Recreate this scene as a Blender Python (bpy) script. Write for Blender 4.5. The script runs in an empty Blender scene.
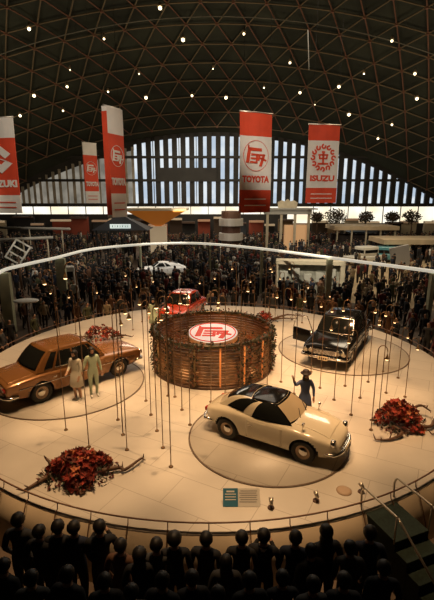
import bpy, bmesh, math, random
from mathutils import Vector, Matrix
R = math.radians
PI = math.pi
C = bpy.context.scene.collection
random.seed(7)

# ------------------------------------------------------------------ camera, world, lights, exposure
F_PX, PITCH, CZ = 430.0, R(13.5), 7.0
cam_d = bpy.data.cameras.new('camera'); cam = bpy.data.objects.new('camera', cam_d); C.objects.link(cam)
cam.location = (0, 0, CZ); cam.rotation_euler = (PI/2 - PITCH, 0, 0)
cam_d.sensor_fit = 'VERTICAL'; cam_d.sensor_height = 24; cam_d.lens = F_PX/600*24
cam_d.clip_end = 400
bpy.context.scene.camera = cam
vs = bpy.context.scene.view_settings
vs.view_transform = 'Standard'; vs.look = 'None'; vs.exposure = 0.0; vs.gamma = 1.0; vs.use_curve_mapping = False

world = bpy.data.worlds.new('world'); bpy.context.scene.world = world; world.use_nodes = True
world.node_tree.nodes['Background'].inputs[0].default_value = (0.55, 0.68, 0.85, 1)
world.node_tree.nodes['Background'].inputs[1].default_value = 0.6

def lamp(name, kind, loc, target, energy, color, size=0.3, spot=60, blend=0.5):
    d = bpy.data.lights.new(name, kind); o = bpy.data.objects.new(name, d); C.objects.link(o)
    o.location = loc
    o.rotation_euler = (Vector(target)-Vector(loc)).to_track_quat('-Z', 'Y').to_euler()
    d.energy = energy; d.color = color
    if kind == 'AREA': d.size = size
    else: d.shadow_soft_size = size
    if kind == 'SPOT': d.spot_size = R(spot); d.spot_blend = blend
    return o
SX, SY, SR, SZ = -0.15, 15.2, 8.5, 1.0          # the round stage
WARM = (1.0, 0.60, 0.29)
SPOT_W = 4000
k = 0
for ring, n, rad, zz in ((0, 10, 5.3, 15.5), (1, 1, 0.1, 16.5)):
    for i in range(n):
        a = 2*PI*(i+.3)/n
        x, y = SX+rad*math.cos(a), SY-1+rad*math.sin(a)
        yy = min(y, 16.0)
        lamp('stage_spot', 'SPOT', (x, yy, zz), (SX+rad*1.05*math.cos(a), SY+rad*1.05*math.sin(a), 1), SPOT_W, WARM, 0.16, 38, 0.35)
lamp('stage_key', 'SPOT', (2.6, 11.5, 14.5), (3.2, 12.4, 1), 3600, (1.0, 0.50, 0.22), 0.2, 34, 1.0)
lamp('banner_fill', 'SPOT', (-3, 7, 17), (-9.5, 27, 9.5), 9500, (1, .86, .70), 0.3, 26, 0.6)  # unseen spots added to brighten the banners
lamp('banner_fill', 'SPOT', (1, 7, 17), (5.5, 32, 10.5), 14500, (1, .86, .70), 0.3, 26, 0.6)
lamp('crowd_fill', 'AREA', (0, 36, 22), (0, 34, 0), 1700, (1.0, 0.82, 0.62), 14)  # unseen area fills added for the dim hall ambience
lamp('crowd_fill', 'AREA', (16, 40, 20), (16, 40, 0), 1700, (1.0, 0.80, 0.55), 8)
lamp('exhibit_fill', 'SPOT', (-3, 30, 12), (-4.7, 36, 1), 2600, (1, .92, .8), .15, 24, .5)  # unseen spots added to lift the dark coupe, booth and aisle
lamp('exhibit_fill', 'SPOT', (5, 22, 9), (6.8, 31, 1.7), 4500, (1, .86, .65), .15, 30, .5)
lamp('exhibit_fill', 'SPOT', (13, 30, 13), (14.5, 36, 0), 1800, (1, .82, .55), .2, 50, .7)
lamp('exhibit_fill', 'SPOT', (19, 38, 14), (20, 45, 0), 2600, (1, .85, .62), .2, 50, .7)
lamp('exhibit_fill', 'SPOT', (-15, 24, 12), (-14, 31, 1), 1600, (1, .9, .7), .2, 50, .7)
lamp('hall_fill', 'AREA', (-5, 62, 18), (0, 62, 0), 2600, (1.0, 0.86, 0.66), 12)  # added soft fill over the back of the hall
for x in (-30, 0, 30):
    lamp('dome_fill', 'AREA', (x, 46, 7), (x*.9, 60, 40), 1000, (1.0, 0.78, 0.50), 10)  # unseen upward fill added so the dome lattice shows

# ------------------------------------------------------------------ helpers
def ray(px, py):
    u, v = px-217.0, 300.0-py
    return Vector((u, F_PX*math.cos(PITCH)+v*math.sin(PITCH), -F_PX*math.sin(PITCH)+v*math.cos(PITCH)))
def at(px, py, z):                       # point on the horizontal plane z
    d = ray(px, py); t = (z-CZ)/d.z
    return Vector((d.x*t, d.y*t, z))
def P(px, py, Y):                        # point on the vertical plane y = Y
    d = ray(px, py); t = Y/d.y
    return Vector((d.x*t, Y, CZ+d.z*t))

MATS = {}
def mat(name, col, rough=0.6, metal=0.0, var=0.0, scale=8.0, emis=None, estr=1.0, coat=0.0, col2=None, spec=0.5, trans=0.0):
    if name in MATS: return MATS[name]
    m = bpy.data.materials.new(name); m.use_nodes = True; nt = m.node_tree; b = nt.nodes['Principled BSDF']
    c4 = (*col, 1)
    b.inputs['Base Color'].default_value = c4; b.inputs['Roughness'].default_value = rough; b.inputs['Metallic'].default_value = metal
    b.inputs['Coat Weight'].default_value = coat; b.inputs['Specular IOR Level'].default_value = spec
    b.inputs['Transmission Weight'].default_value = trans
    if emis:
        b.inputs['Emission Color'].default_value = (*emis, 1); b.inputs['Emission Strength'].default_value = estr
    if var > 0 or col2:
        tc = nt.nodes.new('ShaderNodeTexCoord'); n = nt.nodes.new('ShaderNodeTexNoise'); n.inputs['Scale'].default_value = scale
        n.inputs['Detail'].default_value = 4
        mx = nt.nodes.new('ShaderNodeMix'); mx.data_type = 'RGBA'
        lo = col2 if col2 else tuple(max(0, c*(1-var)) for c in col)
        hi = col if col2 else tuple(min(1, c*(1+var)) for c in col)
        mr = nt.nodes.new('ShaderNodeMapRange'); mr.inputs[1].default_value = 0.35; mr.inputs[2].default_value = 0.65
        nt.links.new(tc.outputs['Object'], n.inputs['Vector']); nt.links.new(n.outputs['Fac'], mr.inputs[0])
        nt.links.new(mr.outputs[0], mx.inputs[0])
        mx.inputs[6].default_value = (*lo, 1); mx.inputs[7].default_value = (*hi, 1)
        nt.links.new(mx.outputs[2], b.inputs['Base Color'])
    MATS[name] = m
    return m

def setp(o, label=None, cat=None, group=None, kind=None):
    if label: o['label'] = label
    if cat: o['category'] = cat
    if group: o['group'] = group
    if kind: o['kind'] = kind
    return o
def thing(name, label, cat, loc=(0, 0, 0), rz=0, group=None):
    o = bpy.data.objects.new(name, None); o.empty_display_size = 0.2; C.objects.link(o)
    o.location = loc; o.rotation_euler = (0, 0, rz)
    return setp(o, label, cat, group)
def obj(name, bm, m, parent=None, smooth=False, loc=None, label=None):
    me = bpy.data.meshes.new(name)
    if isinstance(bm, bpy.types.Mesh): me = bm
    else: bm.to_mesh(me); bm.free()
    ms = m if isinstance(m, (list, tuple)) else [m]
    if len(me.materials) == 0:
        for q in ms: me.materials.append(q)
    if smooth:
        me.polygons.foreach_set('use_smooth', [True]*len(me.polygons))
    o = bpy.data.objects.new(name, me); C.objects.link(o)
    if parent: o.parent = parent
    if loc: o.location = loc
    if label: o['label'] = label
    return o
def struct(name, bm, m, **k):
    o = obj(name, bm, m, **k); o['kind'] = 'structure'; return o
def copy_tree(o, parent=None):
    c = o.copy(); C.objects.link(c)
    if parent: c.parent = parent
    for ch in list(o.children): copy_tree(ch, c)
    return c

def nb(): return bmesh.new()
def box(bm, c, s, M=None, mi=0, bev=0.0):
    g = bmesh.ops.create_cube(bm, size=1.0); vs_ = g['verts']
    T = Matrix.Translation(c) @ Matrix.Diagonal((*s, 1))
    if M is not None: T = M @ T
    bmesh.ops.transform(bm, matrix=T, verts=vs_)
    fs = {f for v in vs_ for f in v.link_faces}
    if bev > 0:
        es = list({e for v in vs_ for e in v.link_edges})
        r = bmesh.ops.bevel(bm, geom=es, offset=bev, segments=2, affect='EDGES', profile=0.5)
        fs = set(r['faces']) | {f for f in fs if f.is_valid}
    for f in fs: f.material_index = mi
    return vs_
def tube(bm, pts, r, seg=8, caps=True, mi=0):
    pts = [Vector(p) for p in pts]; rs = r if isinstance(r, (list, tuple)) else [r]*len(pts)
    rings = []; up = None
    for i, p in enumerate(pts):
        d = (pts[min(i+1, len(pts)-1)]-pts[max(i-1, 0)]).normalized()
        if up is None: up = Vector((0, 0, 1)) if abs(d.z) < .9 else Vector((1, 0, 0))
        a = (up-d*up.dot(d))
        if a.length < 1e-5: a = Vector((1, 0, 0)).cross(d)
        a.normalize(); b = d.cross(a); up = a
        rings.append([bm.verts.new(p+(a*math.cos(2*PI*k/seg)+b*math.sin(2*PI*k/seg))*rs[i]) for k in range(seg)])
    for i in range(len(rings)-1):
        for k in range(seg):
            f = bm.faces.new((rings[i][k], rings[i][(k+1) % seg], rings[i+1][(k+1) % seg], rings[i+1][k])); f.material_index = mi; f.smooth = True
    if caps:
        bm.faces.new(rings[0][::-1]).material_index = mi; bm.faces.new(rings[-1]).material_index = mi
def lathe(bm, prof, seg=32, c=(0, 0, 0), mi=0, smooth=True, closed=False, M=None):
    rings = []; new = []
    for (r, z) in prof:
        if r < 1e-6:
            v = bm.verts.new((c[0], c[1], c[2]+z)); rings.append([v]); new.append(v)
        else:
            q = [bm.verts.new((c[0]+r*math.cos(2*PI*k/seg), c[1]+r*math.sin(2*PI*k/seg), c[2]+z)) for k in range(seg)]; rings.append(q); new += q
    n = len(rings)
    for i in range(n if closed else n-1):
        a, b = rings[i], rings[(i+1) % n]
        for k in range(seg):
            k2 = (k+1) % seg
            try:
                if len(a) == 1 and len(b) == 1: continue
                if len(a) == 1: f = bm.faces.new((a[0], b[k2], b[k]))
                elif len(b) == 1: f = bm.faces.new((a[k], a[k2], b[0]))
                else: f = bm.faces.new((a[k], a[k2], b[k2], b[k]))
                f.material_index = mi; f.smooth = smooth
            except ValueError: pass
    if M is not None: bmesh.ops.transform(bm, matrix=M, verts=new)
    return new
def prism(bm, poly, y0, y1, M=None, mi=0):      # polygon in x,z extruded along y
    a = [bm.verts.new((x, y0, z)) for x, z in poly]; b = [bm.verts.new((x, y1, z)) for x, z in poly]
    fs = [bm.faces.new(a), bm.faces.new(b[::-1])]
    n = len(poly)
    for i in range(n): fs.append(bm.faces.new((a[i], b[i], b[(i+1) % n], a[(i+1) % n])))
    for f in fs: f.material_index = mi
    if M is not None: bmesh.ops.transform(bm, matrix=M, verts=a+b)
def ellipsoid(bm, c, s, M=None, u=12, v=8, mi=0):
    g = bmesh.ops.create_uvsphere(bm, u_segments=u, v_segments=v, radius=1)
    T = Matrix.Translation(c) @ Matrix.Diagonal((*s, 1))
    if M is not None: T = M @ T
    bmesh.ops.transform(bm, matrix=T, verts=g['verts'])
    for w in g['verts']:
        for f in w.link_faces: f.smooth = True; f.material_index = mi
    return g['verts']
def evaluated(o):
    dg = bpy.context.evaluated_depsgraph_get(); dg.update()
    me = bpy.data.meshes.new_from_object(o.evaluated_get(dg), depsgraph=dg)
    return me
def kill(o):
    me = o.data; bpy.data.objects.remove(o); 
    if me and me.users == 0 and isinstance(me, bpy.types.Mesh): bpy.data.meshes.remove(me)
def text_mesh(s, size, depth=0.01, bold=0.0, sx=1.0):
    cu = bpy.data.curves.new('t', 'FONT'); cu.body = s; cu.size = size; cu.align_x = 'CENTER'; cu.align_y = 'CENTER'
    cu.extrude = depth; cu.offset = bold; cu.resolution_u = 3
    o = bpy.data.objects.new('t', cu); C.objects.link(o); o.scale = (1, 1, 1)
    me = evaluated(o); bpy.data.objects.remove(o); bpy.data.curves.remove(cu)
    me.materials.clear()
    me.transform(Matrix.Rotation(PI/2, 4, 'X')); me.transform(Matrix.Diagonal((sx, 1, 1, 1)))   # reads in the x,z plane facing -y
    return me
def leaf(bm, p, d, n, L, W, mi=0):
    d = d.normalized(); s = d.cross(n)
    if s.length < 1e-4: s = Vector((1, 0, 0))
    s.normalize(); up = s.cross(d)
    v = [bm.verts.new(q) for q in (p, p+d*L*.45+s*W*.5+up*W*.15, p+d*L, p+d*L*.45-s*W*.5+up*W*.15, p+d*L*.5)]
    for t in ((0, 1, 4), (1, 2, 4), (2, 3, 4), (3, 0, 4)):
        bm.faces.new([v[i] for i in t]).material_index = mi
def rvec():
    while True:
        v = Vector((random.uniform(-1, 1), random.uniform(-1, 1), random.uniform(-1, 1)))
        if .1 < v.length < 1: return v.normalized()

# ------------------------------------------------------------------ materials
M_floor = mat('hall_floor', (.11, .075, .05), .7, var=.35, scale=.6)
M_white = mat('white_paint', (.80, .78, .72), .5)
M_cream = mat('cream_panel', (.62, .55, .40), .6, var=.08, scale=2)
M_black = mat('black_matte', (.012, .012, .012), .6)
M_rubber = mat('tyre_rubber', (.02, .018, .016), .75)
M_chrome = mat('chrome', (.75, .72, .68), .18, 1.0)
M_glass = mat('car_glass', (.012, .013, .012), .08, 0, coat=0, spec=.3)
M_red = mat('banner_red', (.62, .06, .02), .75, var=.06, scale=1.5)
M_bwhite = mat('banner_white', (.72, .68, .62), .8, var=.04, scale=1.5)
M_steel = mat('rail_steel', (.55, .50, .42), .35, .8)
M_rust = mat('rail_brown', (.16, .08, .045), .5)
M_rod = mat('lamp_rod_bronze', (.20, .12, .06), .45, .6)
M_green = mat('dark_green_carpet', (.012, .024, .015), .9, var=.3, scale=20)
M_dkwood = mat('dark_wood', (.10, .05, .025), .6, var=.3, scale=6)

# ------------------------------------------------------------------ dome, back wall, floor
DR, DY, DZ = 87.7, 25.0, -54.9           # sphere radius and centre
WY = 75.0                                # back wall plane
bm = nb()
prof = []
for i in range(0, 25):
    th = math.acos(-DZ/DR)*(i/24.0)
    prof.append((DR*math.sin(th), DZ+DR*math.cos(th)))
lathe(bm, prof, 96, (0, DY, 0))
bmesh.ops.remove_doubles(bm, verts=bm.verts, dist=1e-4)
bmesh.ops.bisect_plane(bm, geom=bm.verts[:]+bm.edges[:]+bm.faces[:], plane_co=(0, WY+.3, 0), plane_no=(0, 1, 0), clear_outer=True)
M_dome = mat('dome_shell', (.030, .034, .022), .85, var=.3, scale=.25)
struct('ceiling', bm, M_dome, smooth=True)

bm = nb(); lathe(bm, [(0, 0), (69, 0)], 96, (0, DY, 0), smooth=False)
bmesh.ops.bisect_plane(bm, geom=bm.verts[:]+bm.edges[:]+bm.faces[:], plane_co=(0, WY+6, 0), plane_no=(0, 1, 0), clear_outer=True)
struct('floor', bm, M_floor)

def dome_pt(lx, ly, off=0.0):            # arc-length coordinates to a point under the dome
    r = math.hypot(lx, ly); th = r/DR; a = math.atan2(ly, lx); q = DR-off
    return Vector((q*math.sin(th)*math.cos(a), DY+q*math.sin(th)*math.sin(a), DZ+q*math.cos(th)))
bm = nb(); sp = 3.7; nodes = {}
for j in range(-24, 25):
    for i in range(-36, 37):
        lx = (i+.5*(j % 2))*sp; ly = j*sp*.866
        p = dome_pt(lx, ly, .45)
        if p.y < WY-.5 and p.z > 1.0: nodes[(i, j)] = p
def ln(a, b, r, mi):
    if a in nodes and b in nodes: tube(bm, [nodes[a], nodes[b]], r, 4, False, mi)
for (i, j) in list(nodes):
    o_ = 0 if j % 2 == 0 else 1
    ln((i, j), (i+1, j), .085, 0); ln((i, j), (i+o_, j+1), .085, 1); ln((i, j), (i-1+o_, j+1), .085, 0)
    p = nodes[(i, j)]
    if p.y > 30:
        box(bm, p, (.34, .34, .3), mi=1)
M_lat = mat('lattice_tube', (.20, .15, .085), .7); M_lat2 = mat('lattice_tube_red', (.22, .10, .06), .7)
o = struct('trim_1', bm, [M_lat, M_lat2]); o['label'] = 'triangular steel lattice lining the dome'
# purlin ribs crossing the dome from side to side
bm = nb()
for yy in (54.5,):
    pts = []
    rr = math.sqrt((DR-.9)**2-(yy-DY)**2)
    for i in range(-24, 25):
        x = i*1.9; 
        if abs(x) < rr:
            z = DZ+math.sqrt(rr*rr-x*x)
            if z > 1: pts.append((x, yy, z))
    tube(bm, pts, .06, 4)
struct('trim_2', bm, mat('rib_grey', (.20, .19, .15), .7))

def arch(x, off=0.0):                    # height of the arch over the back wall
    return DZ+math.sqrt(max(0, (DR-off)**2-(WY-DY)**2-x*x))
# back wall: solid below the sill and along the arch edge, open above with glazing
SILL = 5.9
zt = arch(0)
bm = nb()
N = 60
for i in range(N):                       # dark arch head strip
    x0, x1 = -46+92*i/N, -46+92*(i+1)/N
    for side in (1,):
        t0, t1 = arch(x0), arch(x1)
        prism(bm, [(x0, max(t0-(1.3 if x0 < -14 else .45), 0.1)), (x1, max(t1-(1.3 if x0 < -14 else .45), 0.1)), (x1, max(t1+.6, .2)), (x0, max(t0+.6, .2))], WY-.2, WY+.3)
box(bm, (0, WY, SILL-.25), (92, .6, .55))
box(bm, (0, WY, 1.3), (92, .4, 2.6)); box(bm, (-17, WY, 2.05), (58, .5, 4.1))
for z in (P(217, 180.5, WY).z, P(217, 157.5, WY).z):
    box(bm, (0, WY-.62, z), (76, .25, .42))
_a, _b = P(157, 168, WY), P(217, 180, WY)
box(bm, ((_a.x+_b.x)/2, WY-.6, (_a.z+_b.z)/2), (_b.x-_a.x, .3, _a.z-_b.z))
M_wall = mat('back_wall_dark', (.035, .032, .028), .8, var=.2, scale=.5)
struct('wall_back', bm, M_wall)
# glazing: frosted panes lit by the daylight outside
def glow(name, c1, c2, s, scale):
    m = bpy.data.materials.new(name); m.use_nodes = True; nt = m.node_tree; nt.nodes.clear()
    o = nt.nodes.new('ShaderNodeOutputMaterial'); e = nt.nodes.new('ShaderNodeEmission'); n = nt.nodes.new('ShaderNodeTexNoise')
    n.inputs['Scale'].default_value = scale; r = nt.nodes.new('ShaderNodeValToRGB'); tc = nt.nodes.new('ShaderNodeTexCoord')
    r.color_ramp.elements[0].position = .38; r.color_ramp.elements[1].position = .62
    r.color_ramp.elements[0].color = (*c1, 1); r.color_ramp.elements[1].color = (*c2, 1)
    nt.links.new(tc.outputs['Object'], n.inputs[0]); nt.links.new(n.outputs['Fac'], r.inputs[0]); nt.links.new(r.outputs[0], e.inputs[0])
    e.inputs[1].default_value = s; nt.links.new(e.outputs[0], o.inputs[0]); return m
bm = nb()
for i in range(N):
    x0, x1 = -14+58*i/N, -14+58*(i+1)/N
    t0, t1 = arch(x0)-.2, arch(x1)-.2
    if min(t0, t1) > SILL: prism(bm, [(x0, SILL), (x1, SILL), (x1, t1), (x0, t0)], WY+.5, WY+.55)
struct('window_1', bm, glow('daylight_panes', (.50, .60, .72), (.80, .86, .90), 1.0, .35))
bm = nb()
for i in range(30):
    x0, x1 = -44+i, -43+i
    t0, t1 = arch(x0)-.2, arch(x1)-.2
    if min(t0, t1) > SILL: prism(bm, [(x0, SILL), (x1, SILL), (x1, t1), (x0, t0)], WY+.5, WY+.55)
struct('window_3', bm, glow('backlit_blinds', (.17, .155, .125), (.27, .245, .20), 1.0, .5))
bm = nb(); box(bm, (0, WY+.5, 3.9), (90, .05, 3.5))
struct('window_2', bm, glow('daylight_low_panes', (.95, .80, .55), (1.0, .96, .85), 1.25, .25))
# vertical fins in front of the tall glazing
bm = nb(); x = -43.5
while x < 44:
    left = x < -13
    pitch = 1.15 if left else 1.47
    w = random.uniform(.22, .5) if left else .82
    t = arch(x+.5)-(.9 if left else -.1)
    if left: pitch = random.choice((1.02, 1.12, 1.2))
    if t > SILL+.2:
        if left: box(bm, (x, WY-.35, (SILL+t)/2), (w, .12, t-SILL), mi=1)
        else: box(bm, (x, WY-.3, (SILL+t)/2), (w, .5, t-SILL), mi=0)
        if not left and x < 4 and random.random() < .35: box(bm, (x+pitch*.5, WY-.3, (SILL+t)/2), (.10, .3, t-SILL), mi=0)
    x += pitch*(random.uniform(.96, 1.04))
struct('trim_3', bm, [M_wall, mat('beige_blind', (.40, .35, .27), .8, var=.25, scale=.7)])
bm = nb()
for i in range(30): box(bm, (-43.5+i*3, WY+.3, 3.9), (.10, .2, 3.5))
struct('trim_4', bm, M_wall)

# ------------------------------------------------------------------ stage
def stage_floor_mat():
    m = bpy.data.materials.new('stage_floor'); m.use_nodes = True; nt = m.node_tree; b = nt.nodes['Principled BSDF']
    tc = nt.nodes.new('ShaderNodeTexCoord'); n = nt.nodes.new('ShaderNodeTexNoise'); n.inputs['Scale'].default_value = .9; n.inputs['Detail'].default_value = 6
    br = nt.nodes.new('ShaderNodeTexBrick'); br.inputs['Scale'].default_value = 1.0
    br.offset = 0.5; br.inputs['Brick Width'].default_value = 1.82; br.inputs['Row Height'].default_value = .91
    br.inputs['Mortar Size'].default_value = .008; br.inputs['Mortar Smooth'].default_value = 0.2
    br.inputs['Color1'].default_value = (.74, .69, .61, 1); br.inputs['Color2'].default_value = (.70, .65, .57, 1); br.inputs['Mortar'].default_value = (.46, .41, .35, 1)
    mp = nt.nodes.new('ShaderNodeMapping'); mp.inputs['Rotation'].default_value = (0, 0, R(28))
    mx = nt.nodes.new('ShaderNodeMix'); mx.data_type = 'RGBA'; mx.blend_type = 'MULTIPLY'; mx.inputs[0].default_value = .35
    nt.links.new(tc.outputs['Object'], mp.inputs[0]); nt.links.new(mp.outputs[0], br.inputs['Vector']); nt.links.new(tc.outputs['Object'], n.inputs[0])
    nt.links.new(br.outputs['Color'], mx.inputs[6]); nt.links.new(n.outputs['Fac'], mx.inputs[7]); nt.links.new(mx.outputs[2], b.inputs['Base Color'])
    b.inputs['Roughness'].default_value = .42
    return m
M_stage = stage_floor_mat()
st = thing('round_stage', 'large round cream display stage that carries the cars', 'stage', (SX, SY, 0))
bm = nb(); lathe(bm, [(0, 1.0), (SR-.04, 1.0), (SR+.02, .965), (SR+.03, .93), (SR-.05, .90), (0, .90)], 128)
obj('platform', bm, M_stage, st)
bm = nb(); lathe(bm, [(SR-.02, .94), (SR+.035, .93), (SR+.40, 0.0), (SR+.32, 0), (SR-.2, .86)], 128, closed=True)
obj('fascia', bm, mat('fascia_beige', (.55, .45, .32), .6, var=.10, scale=1.2), st, True)
bm = nb(); pts = [((SR-.03)*math.cos(2*PI*i/160), (SR-.03)*math.sin(2*PI*i/160), 1.17) for i in range(161)]
tube(bm, pts, .017, 6); obj('handrail', bm, M_rust, st)
post_bm = nb(); tube(post_bm, [(0, 0, .17), (.02, 0, .04), (.10, 0, -.04), (.26, 0, -.45), (.42, 0, -.97)], .011, 5)
pm = None
for i in range(70):
    a = 2*PI*(i+.5)/70
    if pm is None:
        o = obj('rail_post', post_bm, M_rust, st); pm = o.data
    else:
        o = bpy.data.objects.new('rail_post', pm); C.objects.link(o); o.parent = st
    o.location = ((SR-.03)*math.cos(a), (SR-.03)*math.sin(a), 1.0); o.rotation_euler = (0, 0, a)

def turntable(c, r, label):
    t = thing('turntable', label, 'turntable', (c[0], c[1], SZ))
    bm = nb(); lathe(bm, [(0, .003), (r-.03, .003), (r-.03, .018), (0, .018)], 96); obj('disc', bm, M_stage, t)
    bm = nb(); lathe(bm, [(r-.03, .004), (r-.03, .024), (r+.012, .024), (r+.012, .004)], 96, closed=True)
    obj('rim_band', bm, mat('turntable_rim', (.13, .09, .06), .5), t, label='dark rim band')
turntable((1.30, 9.95), 2.02, 'turntable with a dark rim under the cream sports coupe')
turntable((-4.9, 13.2), 2.45, 'turntable with a dark rim under the copper sedan')
turntable((5.0, 16.3), 2.5, 'turntable with a dark rim under the black sedan')

# ------------------------------------------------------------------ ring wall display in the middle
DCX, DCY, DRR = -0.15, 14.8, 2.08
dt = thing('round_slatted_screen', 'open round screen of stacked wooden slats trimmed with vines around the emblem disc', 'display screen', (DCX, DCY, SZ))
M_slat = mat('slat_wood', (.20, .10, .042), .42, var=.45, scale=2.5, coat=.2)
bm = nb()
for i in range(13):
    z = .09+i*.102
    lathe(bm, [(DRR-.03, z), (DRR+.01, z-.005), (DRR+.02, z+.042), (DRR+.01, z+.084), (DRR-.03, z+.08)], 72, closed=True)
obj('slat_bands', bm, M_slat, dt)
bm = nb(); lathe(bm, [(DRR-.07, 1.40), (DRR+.06, 1.40), (DRR+.07, 1.45), (DRR+.05, 1.49), (DRR-.06, 1.49)], 72, closed=True)
obj('top_rim', bm, mat('rim_dark_bronze', (.07, .055, .03), .35, .6), dt)
bm = nb(); lathe(bm, [(DRR-.08, 0), (DRR+.07, 0), (DRR+.07, .08), (DRR-.08, .08)], 72, closed=True)
obj('base_ring', bm, M_dkwood, dt)
bm = nb(); lathe(bm, [(0, .02), (DRR-.1, .02), (DRR-.1, .06), (0, .06)], 48)
obj('inner_floor', bm, mat('inner_floor_brown', (.10, .055, .03), .5, var=.4, scale=2), dt)
M_pale = mat('pale_stave', (.40, .27, .12), .5); M_amber = mat('amber_glow_stave', (.6, .25, .08), .5, emis=(1, .28, .06), estr=.32)  # amber emission stands in for lamp glow coming through the screen
for i in range(16):
    a = 2*PI*i/16+.12
    bm = nb(); tube(bm, [((DRR+.03)*math.cos(a), (DRR+.03)*math.sin(a), .05), ((DRR+.03)*math.cos(a), (DRR+.03)*math.sin(a), 1.42)], .03, 6)
    obj('upright', bm, M_amber if i in (12, 13, 14) else (M_pale if i % 2 else M_dkwood), dt, label='upright with amber lamp glow put into its colour' if i in (12, 13, 14) else None)
# vines
M_leaf = mat('vine_leaf', (.045, .05, .02), .7, col2=(.018, .024, .012), scale=5)
M_leafr = mat('vine_leaf_russet', (.22, .07, .03), .7)
VA = (3.3, 3.0, 3.6, -.35, .05, -.12, .35, 1.9, 2.5, -.75, -1.15, 4.0, 4.45, 5.3)
bm = nb()
for i in range(2600):
    a = random.uniform(0, 2*PI)
    if random.random() < .55:
        r_, z = DRR+random.gauss(0, .07), 1.45+abs(random.gauss(0, .05))-.03
    else:
        a = random.choice(VA)+random.gauss(0, .05)
        r_, z = DRR+.06+random.uniform(0, .10), random.uniform(.1, 1.45)
    p = Vector((r_*math.cos(a), r_*math.sin(a), z))
    leaf(bm, p, rvec(), rvec(), random.uniform(.07, .15), random.uniform(.04, .08), mi=0 if random.random() < .8 else 1)
for a in VA:
    pts = [((DRR+.07+.02*math.sin(j*2))*math.cos(a+.05*math.sin(j*1.3)), (DRR+.07)*math.sin(a+.05*math.sin(j*1.3)), .06+j*.2) for j in range(8)]
    tube(bm, pts, .012, 5, mi=2)
obj('vine_garland', bm, [M_leaf, M_leafr, M_dkwood], dt)
# planting inside
bm = nb()
for i in range(650):
    a = random.uniform(0, 2*PI); r_ = random.uniform(1.15, 2.0)
    z = .08+random.random()**1.6*.9
    leaf(bm, Vector((r_*math.cos(a), r_*math.sin(a), z)), rvec()+Vector((0, 0, .6)), rvec(), random.uniform(.12, .3), random.uniform(.04, .09), mi=0 if random.random() < .7 else 1)
obj('planting', bm, [M_leaf, M_leafr], dt)
bm = nb()
for a in (-.9, -.45, -.2, .7, 2.4, 3.9, 4.5):
    ellipsoid(bm, (1.75*math.cos(a), 1.75*math.sin(a), .25), (.09, .09, .13))
obj('uplight', bm, mat('amber_uplight', (1, .5, .2), .5, emis=(1, .33, .07), estr=9), dt)
for (lx, ly) in ((1.3, -1.1), (-.9, -1.4), (.3, 1.3)):
    l = lamp('screen_lamp', 'POINT', (DCX+lx, DCY+ly, SZ+.5), (0, 0, 0), 26, (1, .42, .13), .15)

# emblem strokes, in the x,z plane, unit circle
def emblem_strokes():
    S = []
    def q(*p): S.append(list(p))
    # first letter: leaning bar with a long head stroke
    q((-.80, -.46), (-.54, -.46), (-.40, .50), (-.64, .50))
    q((-.64, .66), (-.54, .66), (-.56, .48), (-.66, .48))
    q((-.60, .54), (.44, .50), (.46, .30), (-.58, .34))
    # second letter: three bars closed on the right
    q((-.38, .16), (.10, .14), (.09, .02), (-.39, .04))
    q((-.42, -.10), (.06, -.12), (.05, -.22), (-.43, -.20))
    q((-.46, -.34), (.04, -.36), (.03, -.48), (-.48, -.46))
    q((.00, .15), (.16, .14), (.12, -.48), (-.02, -.48))
    # third letter: hooked stroke, long slant and a crossing bar
    q((.16, .14), (.70, .12), (.70, -.02), (.15, .0))
    q((.56, .14), (.74, .10), (.46, -.70), (.24, -.66))
    q((.26, -.18), (.36, -.08), (.86, -.24), (.80, -.36))
    q((.20, .02), (.34, .02), (.26, -.34), (.14, -.28))
    return S
def emblem(bm, M, r, d=.03, ring=True, mi=0):
    for s in emblem_strokes(): prism(bm, [(x*r, z*r) for x, z in s], -d, 0, M, mi)
    if ring:
        n = 48
        for i in range(n):
            a0, a1 = 2*PI*i/n, 2*PI*(i+1)/n
            prism(bm, [(r*k*math.cos(a), r*k*math.sin(a)) for k, a in ((.965, a0), (1.0, a0), (1.0, a1), (.965, a1))], -d*.7, 0, M, mi)
et = thing('emblem_disc', 'white round sign disc with red lettering lying inside the slatted screen', 'sign', (DCX+.0, DCY-.1, SZ)); et.scale = (.92, .92, 1.09)
bm = nb(); lathe(bm, [(0, 0), (.35, 0), (.30, .95), (0, .95)], 24); obj('pedestal', bm, M_dkwood, et, loc=(0, 0, .06))
TM = Matrix.Translation((0, 0, 1.15)) @ Matrix.Rotation(R(5), 4, 'X')
bm = nb(); lathe(bm, [(0, -.17), (.90, -.17), (.97, -.14), (.98, .0), (.96, .02), (0, .02)], 64, M=TM)
obj('drum_case', bm, mat('disc_cream', (.55, .42, .32), .5), et)
bm = nb(); lathe(bm, [(0, .021), (.955, .021), (.955, .035), (0, .035)], 64, M=TM)
obj('disc_face', bm, mat('white_face_glow', (.85, .80, .74), .5, emis=(1, .85, .75), estr=.55), et)  # emission added to brighten the disc face
bm = nb(); TL = TM @ Matrix.Translation((0, 0, .035)) @ Matrix.Rotation(-PI/2, 4, 'X')
def emb_flat(bm, r):
    for s in emblem_strokes():
        a = [bm.verts.new((x*r, z*r, 0)) for x, z in s]; b = [bm.verts.new((x*r, z*r, .02)) for x, z in s]
        bm.faces.new(b); bm.faces.new(a[::-1])
        for i in range(4): bm.faces.new((a[i], a[(i+1) % 4], b[(i+1) % 4], b[i]))
emb_flat(bm, .86)
lathe(bm, [(.86, 0), (.90, 0), (.90, .02), (.86, .02)], 64, closed=True)
bmesh.ops.transform(bm, matrix=TM @ Matrix.Translation((0, 0, .035)), verts=bm.verts)
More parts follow.
